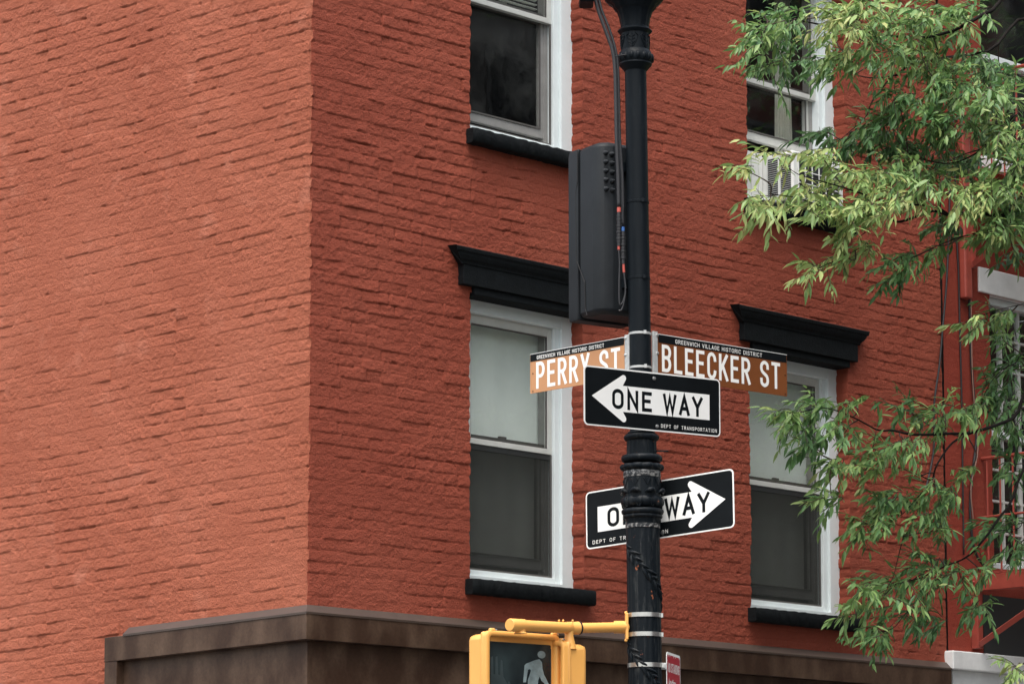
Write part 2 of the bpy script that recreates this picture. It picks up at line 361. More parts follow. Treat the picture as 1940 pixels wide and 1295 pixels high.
# ------------------------------------------------------------------ ground
KERB = 2.75
g = MB().add([(-300, -300, 0), (300, -300, 0), (300, 300, 0), (-300, 300, 0)], [(0, 1, 2, 3)]).build('road', 'asphalt'); structure(g)
mb = MB(); zs = 0.13
a = [R3(-KERB, zs, KERB), R3(40, zs, KERB), R3(40, zs, -30), R3(-KERB, zs, -30)]
mb.box8([p - Z * 0.125 for p in a] + a); pv = mb.build('pavement', 'concrete'); structure(pv)
mb = MB(); mb.wbox(-KERB - 0.15, 40, KERB + 0.002, KERB + 0.152, 0.004, 0.132); mb.wbox(-KERB - 0.152, -KERB - 0.002, -30, KERB, 0.004, 0.132)
structure(mb.build('kerb', 'kerb_stone', bevel=0.01))

# ------------------------------------------------------------------ the corner building
HB = 10.8                                   # top of the wall
bld = thing('corner_building', 'red painted brick corner building with black window hoods and brown wooden shopfront fascia', 'building', K)
CH = 0.0668                                 # brick course
SILL_LO, SILL_HI = 3.53, 6.25
OPEN = [(1.245, 2.21, 3.53, 5.25), (3.76, 4.775, 3.53, 5.25), (1.245, 2.21, 6.25, 8.0), (3.76, 4.775, 6.25, 8.0)]
REVEAL = 0.10

def brick_field(u, z, wall):
    """height in metres above the wall plane and the brick's id"""
    sd_ = 100 * wall
    rel = [1.0, 1.0, 0.25][wall]
    zz = z.copy()
    if wall == 0: zz = zz - u * (0.036 - 0.056 * (7.0 - z) / 3.7)
    zz = zz + (0.009 * (fbm(u * 0.9, z * 1.6, sd_ + 1, 2) - 0.5) * 2 + 0.0055 * (fbm(u * 5, z * 7, sd_ + 2, 2) - 0.5) * 2) * (1 if wall < 2 else 0.3)
    ch = CH if wall < 2 else 0.071
    ci = np.floor(zz / ch); v = zz / ch - ci
    ln = 0.212
    off = np.where(ci % 2 == 0, 0.0, ln / 2) + (hash2(ci, ci * 0, sd_ + 3) - 0.5) * 0.07
    uu = u + off + 0.012 * (vnoise(u * 9, ci * 3.7, sd_ + 4) - 0.5)
    bi = np.floor(uu / ln); s = uu / ln - bi
    header = (ci % 6 == 3)
    bi2 = np.floor(uu / (ln / 2)); s2 = uu / (ln / 2) - bi2
    bi = np.where(header, bi2 + 5000, bi); s = np.where(header, s2, s); lnl = np.where(header, ln / 2, ln)
    dv = np.minimum(v, 1 - v) * ch; ds = np.minimum(s, 1 - s) * lnl
    fill = fbm(u * 3.1, z * 5.3, sd_ + 5, 3); fill = np.clip((fill - 0.34) / 0.36, 0, 1)      # how far the paint has filled the joints
    r1 = hash2(ci, bi, sd_ + 6); r2 = hash2(ci, bi, sd_ + 7); r3 = hash2(ci, bi, sd_ + 8)
    cb = np.where(v < 0.5, ci, ci + 1); bb = np.floor(uu / 0.106)                              # the joint nearest this point
    jr = hash2(cb, bb, sd_ + 9) ** 1.5; bedn = vnoise(u * 34, cb * 5.1, sd_ + 21)
    bed = (0.0046 * (0.50 + 0.50 * fill) * (0.35 + 0.65 * bedn) * (0.50 + 0.50 * hash2(cb, bb, sd_ + 22)) + 0.0026 * (0.25 + 0.75 * fill) * jr ** 1.6 * np.clip(bedn * 2.4 - 0.75, 0, 1)) * np.exp(-(dv / 0.0042) ** 2)
    head = (0.0018 * (0.3 + 0.7 * fill) + 0.0052 * (0.2 + 0.8 * fill) * (0.15 + 0.85 * hash2(ci, np.floor(uu / lnl + 0.5), sd_ + 10) ** 2)) * np.exp(-(ds / 0.0050) ** 2)
    lip = 0.0018 * (0.5 - v) * (0.25 + fill)                                                   # lower edge stands proud
    h = (r1 - 0.5) * 0.0046 * (0.35 + fill) + lip + (0.66 - r2) * 0.0058 * (0.5 - v) * (0.35 + fill) + (r3 - 0.5) * 0.005 * (s - 0.5) - bed - head
    h = h - 0.0008 * np.exp(-(dv / 0.009) ** 2) * (0.3 + fill)
    ce = np.exp(-(u / 0.010) ** 2) * (0.012 * (hash2(ci, ci * 0 + 7, 901) - 0.5) * np.clip(dv / 0.012, 0, 1) - 0.0035 * np.exp(-(dv / 0.006) ** 2)) if wall < 2 else 0
    h = h + (ce if wall == 1 else -ce)
    h = h * rel
    m_ = 1 if wall < 2 else 0.35
    h += m_ * (0.0045 * (fbm(u * 9, z * 13, sd_ + 11, 2) - 0.5) + 0.0040 * (fbm(u * 30, z * 44, sd_ + 12, 2) - 0.5) + 0.006 * (fbm(u * 1.3, z * 1.3, sd_ + 13, 2) - 0.5))
    ridge = 1 - np.abs(2 * fbm(u * 17, z * 23, sd_ + 14, 2) - 1)
    h += m_ * 0.0022 * (ridge - 0.8) + m_ * 0.0042 * (fbm(u * 62, z * 85, sd_ + 19, 2) - 0.5)
    pit = fbm(u * 11, z * 24, sd_ + 15, 2); h -= m_ * 0.010 * np.clip((pit - 0.79) / 0.1, 0, 1) * np.clip(1 - dv / 0.012, 0, 1)
    soft = fbm(u * 0.8, z * 1.1, sd_ + 33, 3)
    h = h * ((0.92, 0.90, 1.0)[wall] * np.clip(0.6 + (soft - 0.38) / 0.25, 0.84, 1.08))
    return h, (ci * 20000 + bi + 2000).astype(np.int64)

def grid_mesh(name, co, quads, nrm, material, parent):
    me = bpy.data.meshes.new(name); nv = len(co); nq = len(quads)
    me.vertices.add(nv); me.vertices.foreach_set('co', co.astype(np.float32).ravel())
    me.loops.add(nq * 4); me.loops.foreach_set('vertex_index', quads.astype(np.int32).ravel())
    me.polygons.add(nq); me.polygons.foreach_set('loop_start', np.arange(0, nq * 4, 4, dtype=np.int32))
    me.polygons.foreach_set('use_smooth', np.ones(nq, bool)); me.update(calc_edges=True)
    if nrm is not None: me.normals_split_custom_set_from_vertices(nrm.astype(np.float32))
    me.materials.append(MATS[material])
    o = bpy.data.objects.new(name, me); COL.objects.link(o); adopt(o, parent); return o

DU, DZ = 0.0080, 0.0055
Z0, Z1 = 2.86, 8.1
zg = np.arange(Z0, Z1 + DZ, DZ)
def axis(cuts, lo, hi, step):
    c = sorted(set([lo, hi] + cuts)); out = []
    for a_, b_ in zip(c[:-1], c[1:]):
        n = max(1, int(round((b_ - a_) / step))); out.extend(list(np.linspace(a_, b_, n, endpoint=False)))
    return np.array(out + [hi])
ugR = axis([1.245, 2.21, 3.76, 4.775], 0.0, 5.815, DU)
ugL = axis([], 0.0, 3.75, DU)
zcorner_R, _ = brick_field(np.zeros_like(zg), zg, 1); zcorner_L, _ = brick_field(np.zeros_like(zg), zg, 0)

def snapz(z): return zg[np.argmin(abs(zg - z))]
def wall(wall_id, ug, base, along, normal, other_normal, other_h, material, parent, openings, zmask=None, limit=300):
    UU, ZZ = np.meshgrid(ug, zg); H, _ = brick_field(UU, ZZ, wall_id)
    shift = np.zeros_like(UU)
    for (a_, b_, z0_, z1_) in openings:          # ragged brick ends at the openings
        for e_, sgn in ((a_, 1), (b_, -1)):
            w = np.clip(1 - abs(UU - e_) / 0.02, 0, 1) * (ZZ > z0_ - 0.02) * (ZZ < z1_ + 0.02)
            ci = np.floor(ZZ / CH); vv = ZZ / CH - ci
            shift += w * sgn * ((hash2(ci, ci * 0 + int(e_ * 100), 55) - 0.5) * 0.012 + 0.010 * (0.5 - np.abs(vv - 0.5)) - 0.003)
    P = base[None, None, :] + (UU + shift)[..., None] * along + ZZ[..., None] * Z + H[..., None] * normal
    if other_h is not None: P[:, 0, :] += other_h[:, None] * other_normal
    # normals of the whole surface, so that bricks cut from it shade without seams
    du = np.gradient(P, axis=1); dz = np.gradient(P, axis=0); nr = np.cross(du, dz)
    if np.mean(nr @ normal) < 0: nr = -nr
    nr /= np.linalg.norm(nr, axis=2, keepdims=True)
    nz, nu = UU.shape; idx = np.arange(nz * nu).reshape(nz, nu)
    q = np.stack([idx[:-1, :-1], idx[:-1, 1:], idx[1:, 1:], idx[1:, :-1]], axis=-1).reshape(-1, 4)
    if np.cross(along, Z) @ normal < 0: q = q[:, ::-1]
    uc = (UU[:-1, :-1] + UU[1:, 1:]).ravel() / 2; zc = (ZZ[:-1, :-1] + ZZ[1:, 1:]).ravel() / 2
    keep = np.ones(len(uc), bool)
    for (a_, b_, z0_, z1_) in openings: keep &= ~((uc > a_) & (uc < b_) & (zc > z0_) & (zc < z1_))
    if zmask is not None: keep &= zmask(uc, zc)
    q = q[keep]; uc = uc[keep]; zc = zc[keep]
    _, bid = brick_field(uc, zc, wall_id)
    co = P.reshape(-1, 3); nrf = nr.reshape(-1, 3)
    ids, inv, cnt = np.unique(bid, return_inverse=True, return_counts=True)
    cu = np.bincount(inv, uc) / cnt; cz = np.bincount(inv, zc) / cnt
    C3 = base[None] + cu[:, None] * along + cz[:, None] * Z
    d = C3 - CAM; dep = d @ FW; px = PXC + F * d[:, 0] / dep; py = YP - F * (d @ UPV) / dep
    area = cnt / dep ** 2 * ((px > 15) & (px < 1925) & (py > 12) & (py < 1285))
    area[(cnt < 60)] = 0
    order = np.argsort(-area)[:limit]; order = order[area[order] > 0]
    chosen = np.zeros(len(ids), bool); chosen[order] = True
    def sub(mask, name):
        qq = q[mask]; vs_, iv = np.unique(qq, return_inverse=True)
        return grid_mesh(name, co[vs_], iv.reshape(-1, 4), nrf[vs_], material, parent)
    rest = sub(~chosen[inv], 'brick_field'); rest['kind'] = 'stuff'
    srt = np.argsort(inv, kind='stable'); starts = np.searchsorted(inv[srt], np.arange(len(ids) + 1))
    for k in order:
        qi = srt[starts[k]:starts[k + 1]]; qq = q[qi]; vs_, iv = np.unique(qq, return_inverse=True)
        grid_mesh('brick', co[vs_], iv.reshape(-1, 4), nrf[vs_], material, parent)
    return P

# openings snapped to the grid so the cut edge is straight
OPS = [(a_, b_, snapz(c_), snapz(d_) if d_ < Z1 - 0.05 else Z1 + 1) for a_, b_, c_, d_ in OPEN]
wr = part_empty('street_wall', bld); wl = part_empty('side_wall', bld)
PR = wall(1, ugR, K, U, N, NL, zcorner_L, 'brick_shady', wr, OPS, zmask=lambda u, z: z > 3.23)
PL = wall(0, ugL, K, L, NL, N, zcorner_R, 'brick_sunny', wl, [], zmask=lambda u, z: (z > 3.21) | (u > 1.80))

# brick returns at the right (and left) of each opening
for (a_, b_, z0_, z1_) in OPS:
    for e_, sgn in ((a_, 1), (b_, -1)):
        iu = int(np.argmin(abs(ugR - e_))); rows = np.where((zg >= z0_ - 1e-6) & (zg <= min(z1_, Z1) + 1e-6))[0]
        ds_ = np.linspace(0, REVEAL + 0.03, 14)
        DD, ZZ = np.meshgrid(ds_, zg[rows]); hh, _ = brick_field(DD + 31.3 + e_ + 0.212 * 0, ZZ, 1)
        edge = PR[rows, iu]
        P = edge[:, None, :] - N * DD[..., None] + U * (sgn * (hh * 0.7 * np.clip(DD / 0.02, 0, 1)))[..., None]
        nz, nu = DD.shape; idx = np.arange(nz * nu).reshape(nz, nu)
        q = np.stack([idx[:-1, :-1], idx[:-1, 1:], idx[1:, 1:], idx[1:, :-1]], axis=-1).reshape(-1, 4)
        grid_mesh('reveal', P.reshape(-1, 3), q, None, 'brick_shady', wr)
# plain wall beyond the detailed area (not in the picture), piers, roof slab
mb = MB()
mb.wbox(0.0, 5.815, -0.2, 0.0, Z1 + DZ, HB)
mb.build('upper_wall', 'brick_shady', wr)
mb = MB(); mb.wbox(0.2, 9, -0.2, 0.0, Z1 + DZ, HB, L3); mb.wbox(3.752, 9, -0.2, 0.0, 0.13, Z1, L3); mb.wbox(1.86, 3.75, -0.2, 0.0, 0.13, Z0, L3)
mb.build('upper_wall', 'brick_sunny', wl)
MB().obox(R3(0.0, HB, 0.12), U * 5.8, -N * 9, Z * 0.3).build('roof', 'black_stone', bld)
mb = MB(); mb.wbox(9, 9.2, 0, -5.8, 0.13, HB, L3); mb.build('rear_wall', 'brick_sunny', bld)

# ------------------------------------------------------------------ windows
def window(u0, u1, z0, z1, kind, hood=True):
    w = part_empty('window', bld)
    uL, uR = u0 + 0.105, u1 - 0.135           # sash opening between the casings
    zB, zT = z0 + 0.075, z1 - 0.085
    zm = (z0 + z1) / 2 + 0.0
    fr = MB()
    fr.wbox(u1 - 0.092, u1 + 0.02, -0.20, -REVEAL, z0, z1 + 0.0)           # right casing
    fr.wbox(uR, u1 - 0.0925, -0.20, -REVEAL - 0.022, z0, z1 - 0.02)
    fr.wbox(u0 - 0.02, u0 + 0.075, -0.20, -REVEAL, z0, z1)
    fr.wbox(u0 + 0.0755, uL, -0.20, -REVEAL - 0.022, z0, z1 - 0.02)
    fr.wbox(u0 + 0.0755, u1 - 0.0925, -0.20, -REVEAL - 0.001, z1 - 0.085, z1 - 0.001)
    fr.build('casing', 'white_paint', w, bevel=0.004)
    b = MB(); b.wbox(u0 + 0.0757, u1 - 0.0927, -0.21, -REVEAL + 0.012, z0 - 0.005, z0 + 0.038); b.wbox(uL, uR, -0.21, -REVEAL - 0.024, z0 + 0.0385, zB)
    b.build('frame_sill', 'white_paint', w, bevel=0.003)
    # upper sash
    s = MB(); st = 0.036
    zl = zm - 0.018
    s.wbox(uL + 0.001, uL + st, -0.175, -0.142, zl, zT); s.wbox(uR - st, uR - 0.001, -0.175, -0.142, zl, zT)
    s.wbox(uL + st, uR - st, -0.175, -0.142, zT - 0.055, zT); s.wbox(uL + st, uR - st, -0.175, -0.140, zl, zl + 0.034)
    s.build('upper_sash', 'white_vinyl', w, bevel=0.003)
    bd = MB(); g0, g1, h0_, h1_ = uL + st, uR - st, zl + .034, zT - .055
    for q_ in ((g0, g0 + .008, h0_, h1_), (g1 - .010, g1, h0_, h1_), (g0 + .008, g1 - .010, h1_ - .010, h1_), (g0 + .008, g1 - .010, h0_, h0_ + .007)): bd.wbox(q_[0], q_[1], -.156, -.150, q_[2], q_[3])
    bd.build('glazing_bead', 'screen_frame', w)
    jt = MB(); jt.wbox(uR - .0285, uR - .0015, -.236, -.178, zB, zT); jt.wbox(uR - .012, uR - .0012, -.1775, -.1755, zB, zT); jt.build('jamb_track', 'sash_dark', w)
    p = MB(); p.wbox(uL + st - 0.004, uR - st + 0.004, -0.162, -0.157, zl + 0.030, zT - 0.05); p.build('pane', 'window_glass', w)
    # lower sash
    lift = 0.0 if kind != 'conditioner' else 0.40
    lb = zB + 0.004 + lift
    smat = 'sash_dark' if kind == 'blind' else 'white_vinyl'
    if kind == 'open': smat = 'sash_dark'
    s = MB()
    top2 = zm + 0.022 + (0.0 if kind != 'conditioner' else 0.0)
    up = 0.045 if kind in ('blind', 'open') else 0.0
    s.wbox(uL + 0.004, uL + st, -0.222, -0.186, lb + up, top2); s.wbox(uR - st - 0.022, uR - 0.024, -0.222, -0.186, lb + up, top2)
    s.wbox(uL + st, uR - st - 0.022, -0.222, -0.186, lb + up, lb + 0.055 + up); s.wbox(uL + st, uR - st - 0.022, -0.222, -0.186, top2 - 0.036, top2)
    s.build('lower_sash', smat, w, bevel=0.003)
    bd = MB(); bd.wbox(uR - st - .034, uR - st - .0225, -.1855, -.180, lb + up + .056, top2 - .037); bd.wbox(uL + st, uR - st - .0345, -.1855, -.180, lb + up + .0555, lb + up + .066); bd.build('glazing_bead', 'screen_frame', w)
    tr_ = MB(); tr_.wbox(uL + st, uR - .03, -.2225, -.1855, top2 - .0365, top2 + .026); tr_.build('top_rail', 'screen_frame', w)
    if kind == 'blind': tr_ = MB(); tr_.wbox(uL + .014, uR - .014, -.1475, -.1455, zl - .034, zl - .004); tr_.build('screen_header', 'ac_dark', w)  # black strip drawn as the shadow line below the meeting rail
    lk_ = MB(); um = (uL + uR) / 2; lk_.wbox(um - 0.035, um + 0.025, -0.215, -0.195, top2 + .0265, top2 + 0.042); lk_.build('sash_lock', 'screen_frame', w, bevel=0.004)
    p = MB(); p.wbox(uL + st - 0.004, uR - st - 0.018, -0.208, -0.203, lb + 0.05 + up, top2 - 0.03); p.build('pane', 'window_glass', w)
    if kind in ('blind', 'open'):
        s = MB(); t_ = 0.014
        s.wbox(uL + 0.002, uL + t_, -0.152, -0.143, zB, zl - 0.002); s.wbox(uR - t_, uR - 0.002, -0.152, -0.143, zB, zl - 0.002)
        s.wbox(uL + t_, uR - t_, -0.152, -0.143, zB, zB + t_)
        s.build('screen_frame', 'screen_frame', w)
    if kind == 'blind':
        s = MB(); s.wbox(uL + t_, uR - t_, -0.1485, -0.1478, zB + t_, zl - 0.004); s.build('insect_screen', 'insect_screen', w)
        b = MB(); n = 24
        for i in range(n):      # roller shade with a faint ripple
            a0 = uL + (uR + .055 - uL) * i / n; a1 = uL + (uR + .055 - uL) * (i + 1) / n
            f0 = 0.004 * math.sin(a0 * 31 + u0); f1 = 0.004 * math.sin(a1 * 31 + u0)
            a0 = uL + (uR - .035 - uL) * i / n; a1 = uL + (uR - .035 - uL) * (i + 1) / n
            b.add([R3(a0, lb + up + .02, -0.262 + f0), R3(a1, lb + up + .02, -0.262 + f1), R3(a1, zm - 0.02, -0.262 + f1), R3(a0, zm - 0.02, -0.262 + f0)], [(0, 1, 2, 3)])
        b.build('shade', 'blind_grey', w, smooth=True)
        b = MB(); 
        for i in range(n):
            a0 = uL + (uR + .055 - uL) * i / n; a1 = uL + (uR + .055 - uL) * (i + 1) / n
            f0 = 0.003 * math.sin(a0 * 23 + u0); f1 = 0.003 * math.sin(a1 * 23 + u0)
            b.add([R3(a0, zm - 0.03, -0.246 + f0), R3(a1, zm - 0.03, -0.246 + f1), R3(a1, z1, -0.246 + f1), R3(a0, z1, -0.246 + f0)], [(0, 1, 2, 3)])
        b.build('shade', 'blind_white', w, smooth=True)
    if kind == 'open':
        for i in range(9):
            zz = zm + 0.03 + i * 0.028 + (0 if i > 2 else 0)
            s = MB(); s.obox(R3(uL + 0.01, zz, -0.25), U * (uR - uL - 0.05), N * 0.022 + Z * 0.004, Z * 0.002); s.build('slat', 'blind_grey', w)
    # dark room behind the glass
    rm = MB(); a, b_, c, d_ = u0 - 0.3, u1 + 0.5, z0 - 0.4, z1 + 0.3; dp = -2.2; fo = -0.215
    q = [R3(a, c, fo), R3(b_, c, fo), R3(b_, d_, fo), R3(a, d_, fo), R3(a, c, dp), R3(b_, c, dp), R3(b_, d_, dp), R3(a, d_, dp)]
    rm.add(q, [(4, 5, 6, 7), (0, 1, 5, 4), (1, 2, 6, 5), (2, 3, 7, 6), (3, 0, 4, 7)])
    # inner wall face round the opening
    def rect(p0, p1, r0, r1): return [R3(p0, r0, fo), R3(p1, r0, fo), R3(p1, r1, fo), R3(p0, r1, fo)]
    for p0, p1, r0, r1 in ((a, u0, c, d_), (u1, b_, c, d_), (u0, u1, c, z0), (u0, u1, z1, d_)): rm.add(rect(p0, p1, r0, r1), [(0, 1, 2, 3)])
    rm.build('room', 'interior_dark', w)
    # stone sill, rough
    sl = MB(); su0, su1 = u0 - 0.035, u1 + 0.040; ns = 40
    prof = lambda i: (0.072 + 0.006 * math.sin(i * 1.7 + u0 * 9) + random.uniform(-.004, .004), random.uniform(-.004, .004))
    vs_ = []
    for i in range(ns + 1):
        u_ = su0 + (su1 - su0) * i / ns; pr, zr = prof(i); hgt = 0.094
        vs_ += [R3(u_, z0 - 0.001, -0.13), R3(u_, z0 - 0.004 + zr * 0.4, pr - 0.006), R3(u_, z0 - 0.014 + zr * 0.4, pr), R3(u_, z0 - hgt + 0.01 + zr, pr), R3(u_, z0 - hgt + zr, pr - 0.01), R3(u_, z0 - hgt, -0.05)]
    fs_ = []
    for i in range(ns):
        for k in range(6): fs_.append((i * 6 + k, (i + 1) * 6 + k, (i + 1) * 6 + (k + 1) % 6, i * 6 + (k + 1) % 6))
    fs_ += [tuple(range(6)), tuple(range(ns * 6, ns * 6 + 6))[::-1]]
    sl.add(vs_, fs_); sl.build('sill', 'black_stone', w, smooth=True, angle=50)
    if hood:
        hd = MB(); h0, h1 = u0 - 0.095, u1 + 0.058; zt = z1 + 0.255
        # frieze with ears, then the moulded cornice above it
        hd.wbox(h0, h1, -0.05, 0.045, z1 + 0.035, zt - 0.09)
        hd.wbox(u0 + 0.01, u1 - 0.01, -0.10, 0.030, z1 - 0.012, z1 + 0.0345)
        cor = [(0.0, -0.10), (0.050, -0.10), (0.052, -0.088), (0.056, -0.080), (0.064, -0.070), (0.072, -0.052), (0.076, -0.034), (0.082, -0.030), (0.085, -0.006), (0.070, 0.0), (0.0, 0.004)]
        n = len(cor); vs_ = []
        for k, (end, sg) in enumerate(((h0, -1), (h1, 1))):
            for k2, (a_, b_) in enumerate(cor): vs_.append(R3(end + sg * max(0, (max(a_, 0.052 if 0 < k2 < n - 1 else a_) if True else 0) - 0.045) * (2.3 if sg < 0 else 1.9) if b_ < -0.001 else end + sg * 0.085, zt + b_, a_))
        hd.add(vs_, [(i, (i + 1) % n, n + (i + 1) % n, n + i) for i in range(n)] + [tuple(range(n)), tuple(range(n, 2 * n))[::-1]])
        hd.build('hood', 'black_stone', w, bevel=0.004)
    return w
window(*OPEN[0], 'blind'); window(*OPEN[1], 'blind'); window(*OPEN[2], 'open'); window(*OPEN[3], 'conditioner')

# ------------------------------------------------------------------ shopfront fascia
fz = 3.281
fas = part_empty('fascia', bld)
def tilt(u): return -0.0
FT = 3.237; FB = 3.088; FO = 0.055
mb = MB(); mb.wbox(-FO, 5.80, -0.03, FO, FB, FT); mb.build('rail', 'brown_fascia', fas, bevel=0.003)
mb = MB()
def lbox(m, u0, u1, o0, o1, z0, z1, tl=0.0105):
    P = [L3(u0, z0 - tl * u0, o0), L3(u1, z0 - tl * u1, o0), L3(u1, z0 - tl * u1, o1), L3(u0, z0 - tl * u0, o1)]
    Q = [L3(u0, z1 - tl * u0, o0), L3(u1, z1 - tl * u1, o0), L3(u1, z1 - tl * u1, o1), L3(u0, z1 - tl * u0, o1)]
    c = P + Q
    if np.cross(P[1] - P[0], P[3] - P[0])[2] < 0: c = [P[0], P[3], P[2], P[1], Q[0], Q[3], Q[2], Q[1]]
    m.box8(c)
lbox(mb, -0.053 + 0.0, 1.85, -0.03, FO - 0.001, FB, FT); mb.build('rail', 'brown_fascia', fas, bevel=0.003)
mb = MB(); mb.wbox(1.725, 1.849, -0.03, FO - 0.003, 0.13, FB - 0.02, L3); mb.build('stile', 'brown_fascia', fas, bevel=0.003)
# sheet metal flashing, sloping out from the brick
mb = MB(); n = 12
for fr, ua, ub, tl in ((R3, -0.058, 5.80, 0.0), (L3, -0.058, 1.66, 0.0105)):
    sec = [(0.004, fz + 0.004), (0.012, fz + 0.006), (FO + 0.004, FT + 0.006), (FO + 0.004, FT - 0.006), (FO + 0.0005, FT - 0.006), (FO + 0.0005, FT + 0.002), (0.004, FT + 0.003)]
    vs_ = [fr((-a_ if u_ < 0 else u_), b_ - tl * max(0, u_), a_) for u_ in (ua, ub) for a_, b_ in sec]
    k = len(sec); mb.add(vs_, [(i, (i + 1) % k, k + (i + 1) % k, k + i) for i in range(k)] + [tuple(range(k, 2 * k))])
mb.build('flashing', 'flashing', fas)
mb = MB(); mb.wbox(0.3, 1.84, -0.30, -0.035, 0.13, FT - .03, L3); mb.build('backing', 'brown_fascia', fas)
mb = MB(); mb.wbox(0.002, 5.80, -0.25, 0.0, 0.13, FB - 0.002); mb.build('panel', 'brown_fascia', fas)
mb = MB(); mb.wbox(0.0, 1.724, -0.034, 0.0, 0.13, FB + 0.02, L3); mb.build('panel', 'brown_fascia', fas)

# ------------------------------------------------------------------ neighbouring house
nb = thing('row_house', 'brighter red row house with white lintel and white ledge at the right edge', 'building', R3(5.83, 0.13))
nw_ = part_empty('house_wall', nb)
NU0 = 5.83
NOP = [(6.375, 7.35, 4.0, 5.985), (6.33, 7.35, 6.98, 8.6)]
ugN = axis([6.375, 6.33, 7.35], NU0, 7.6, 0.014)
zg_keep = zg; zg = np.arange(3.36, 9.0, 0.0095)
NOPS = [(a_, b_, snapz(c_), snapz(d_)) for a_, b_, c_, d_ in NOP]
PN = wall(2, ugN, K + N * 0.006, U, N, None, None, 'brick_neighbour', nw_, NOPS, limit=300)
zg = zg_keep
mb = MB(); mb.wbox(5.7, 5.95, -0.3, -0.03, 0.13, HB); mb.build('party_joint', 'interior_dark', nb)
mb = MB(); mb.wbox(7.602, 13, -0.2, 0.006, 0.13, HB); mb.wbox(NU0, 7.6, -0.2, 0.006, 9.01, HB); mb.wbox(7.355, 7.6, -0.2, -0.06, 3.36, 9.0); mb.build('upper_wall', 'brick_neighbour', nw_)
mb = MB(); mb.wbox(5.795, 13, -0.1, 0.075, 3.238, 3.368); mb.build('ledge', 'ledge_white', nb, bevel=0.008)
mb = MB(); mb.wbox(5.86, 13, -0.1, 0.02, 0.13, 3.237); mb.build('pilaster', 'ledge_white', nb, bevel=0.005)
mb = MB(); mb.wbox(6.235, 9.0, .0, .012, 3.372, 3.795); mb.build('sign_band', 'interior_dark', nb)  # dark panel standing in for the shade under the fire escape
mb = MB(); mb.wbox(6.245, 7.48, -0.08, 0.022, 5.985, 6.168); mb.build('lintel', 'ledge_white', nb, bevel=0.006)
mb = MB(); mb.wbox(6.26, 7.42, -0.08, 0.05, 6.90, 6.98); mb.build('sill', 'ledge_white', nb, bevel=0.005)
for (a_, b_, c_, d_), muntin in ((NOPS[0], True), (NOPS[1], False)):
    w = part_empty('window', nb)
    mb = MB(); t_ = 0.05
    mb.wbox(a_, a_ + t_, -0.16, -0.05, c_, d_); mb.wbox(b_ - t_, b_, -0.16, -0.05, c_, d_); mb.wbox(a_ + t_, b_ - t_, -0.16, -0.05, d_ - t_, d_); mb.wbox(a_ + t_, b_ - t_, -0.16, -0.05, c_, c_ + t_)
    zm = (c_ + d_) / 2; mb.wbox(a_ + t_, b_ - t_, -0.15, -0.07, zm - 0.025, zm + 0.025)
    mb.build('frame', 'white_paint', w, bevel=0.003)
    if muntin:
        for k in range(1, 4):
            uu = a_ + t_ + (b_ - a_ - 2 * t_) * k / 4
            m2 = MB(); m2.wbox(uu - 0.008, uu + 0.008, -0.132, -0.092, c_ + t_, zm - 0.025); m2.build('muntin', 'white_vinyl', w)
            m2 = MB(); m2.wbox(uu - 0.008, uu + 0.008, -0.132, -0.092, zm + 0.025, d_ - t_); m2.build('muntin', 'white_vinyl', w)
        for q0, q1 in ((c_ + t_, zm - 0.025), (zm + 0.025, d_ - t_)):
            for k in (1, 2, 3):
                zz = q0 + (q1 - q0) * k / 4; m2 = MB(); m2.wbox(a_ + t_, b_ - t_, -0.129, -0.095, zz - 0.008, zz + 0.008); m2.build('muntin', 'white_vinyl', w)
    p = MB(); p.wbox(a_ + t_ - 0.003, b_ - t_ + 0.003, -0.115, -0.11, c_ + 0.04, d_ - 0.04); p.build('pane', 'window_glass', w)
    rm = MB(); rm.wbox(a_ - 0.05, b_ + 0.05, -1.6, -1.5, c_ - 0.05, d_ + 0.05); rm.wbox(a_ - 0.05, a_ - 0.001, -1.5, -0.16, c_, d_); rm.wbox(b_ + 0.001, b_ + 0.05, -1.5, -0.16, c_, d_); rm.wbox(a_, b_, -1.5, -0.16, c_ - 0.05, c_ - 0.001); rm.wbox(a_, b_, -1.5, -0.16, d_ + 0.001, d_ + 0.05)
    rm.build('room', 'interior_dark', w)
    s = MB(); s.wbox(a_ - 0.001, a_ + 0.0005, -0.16, 0.0, c_, d_); s.build('reveal', 'brick_neighbour', w)

# ------------------------------------------------------------------ houses across the street (unseen behind the camera; added tall to block sky and darken reflections)
looks = [('brown', (0.10, 0.062, 0.045)), ('grey', (0.13, 0.12, 0.11)), ('dark red', (0.13, 0.045, 0.032)), ('cream', (0.30, 0.26, 0.20))]
for k, (nm, c) in enumerate(looks): mat('opposite_' + str(k), c, 0.85, 0.15, 3)
for k in range(4):
    u0_ = 1.0 + k * 9.0; hh = 17.0 + (k % 3) * 0.7
    t = thing('opposite_house', nm_ := looks[k][0] + ' five-storey house across the street behind the camera', 'building', R3(u0_ + 4, 0.13, 14.0))
    mb = MB(); mb.wbox(u0_, u0_ + 8.98, 14.0, 24.0, 0.0, hh); mb.build('wall', 'opposite_' + str(k), t)
    for fl in range(5):
        for w_ in range(4):
            wu = u0_ + 1.0 + w_ * 2.0; wz = 1.2 + fl * 3.2
            mb = MB(); mb.wbox(wu, wu + 1.1, 13.97, 13.995, wz, wz + 1.9); wi = mb.build('window', 'screen_frame', t)
            mb = MB(); mb.wbox(wu + .08, wu + 1.02, 13.955, 13.968, wz + .08, wz + 1.82); mb.build('pane', 'interior_dark', wi)
    mb = MB(); mb.wbox(u0_, u0_ + 8.98, 13.7, 14.3, hh + .002, hh + .4); mb.build('cornice', 'opposite_' + str(k), t)
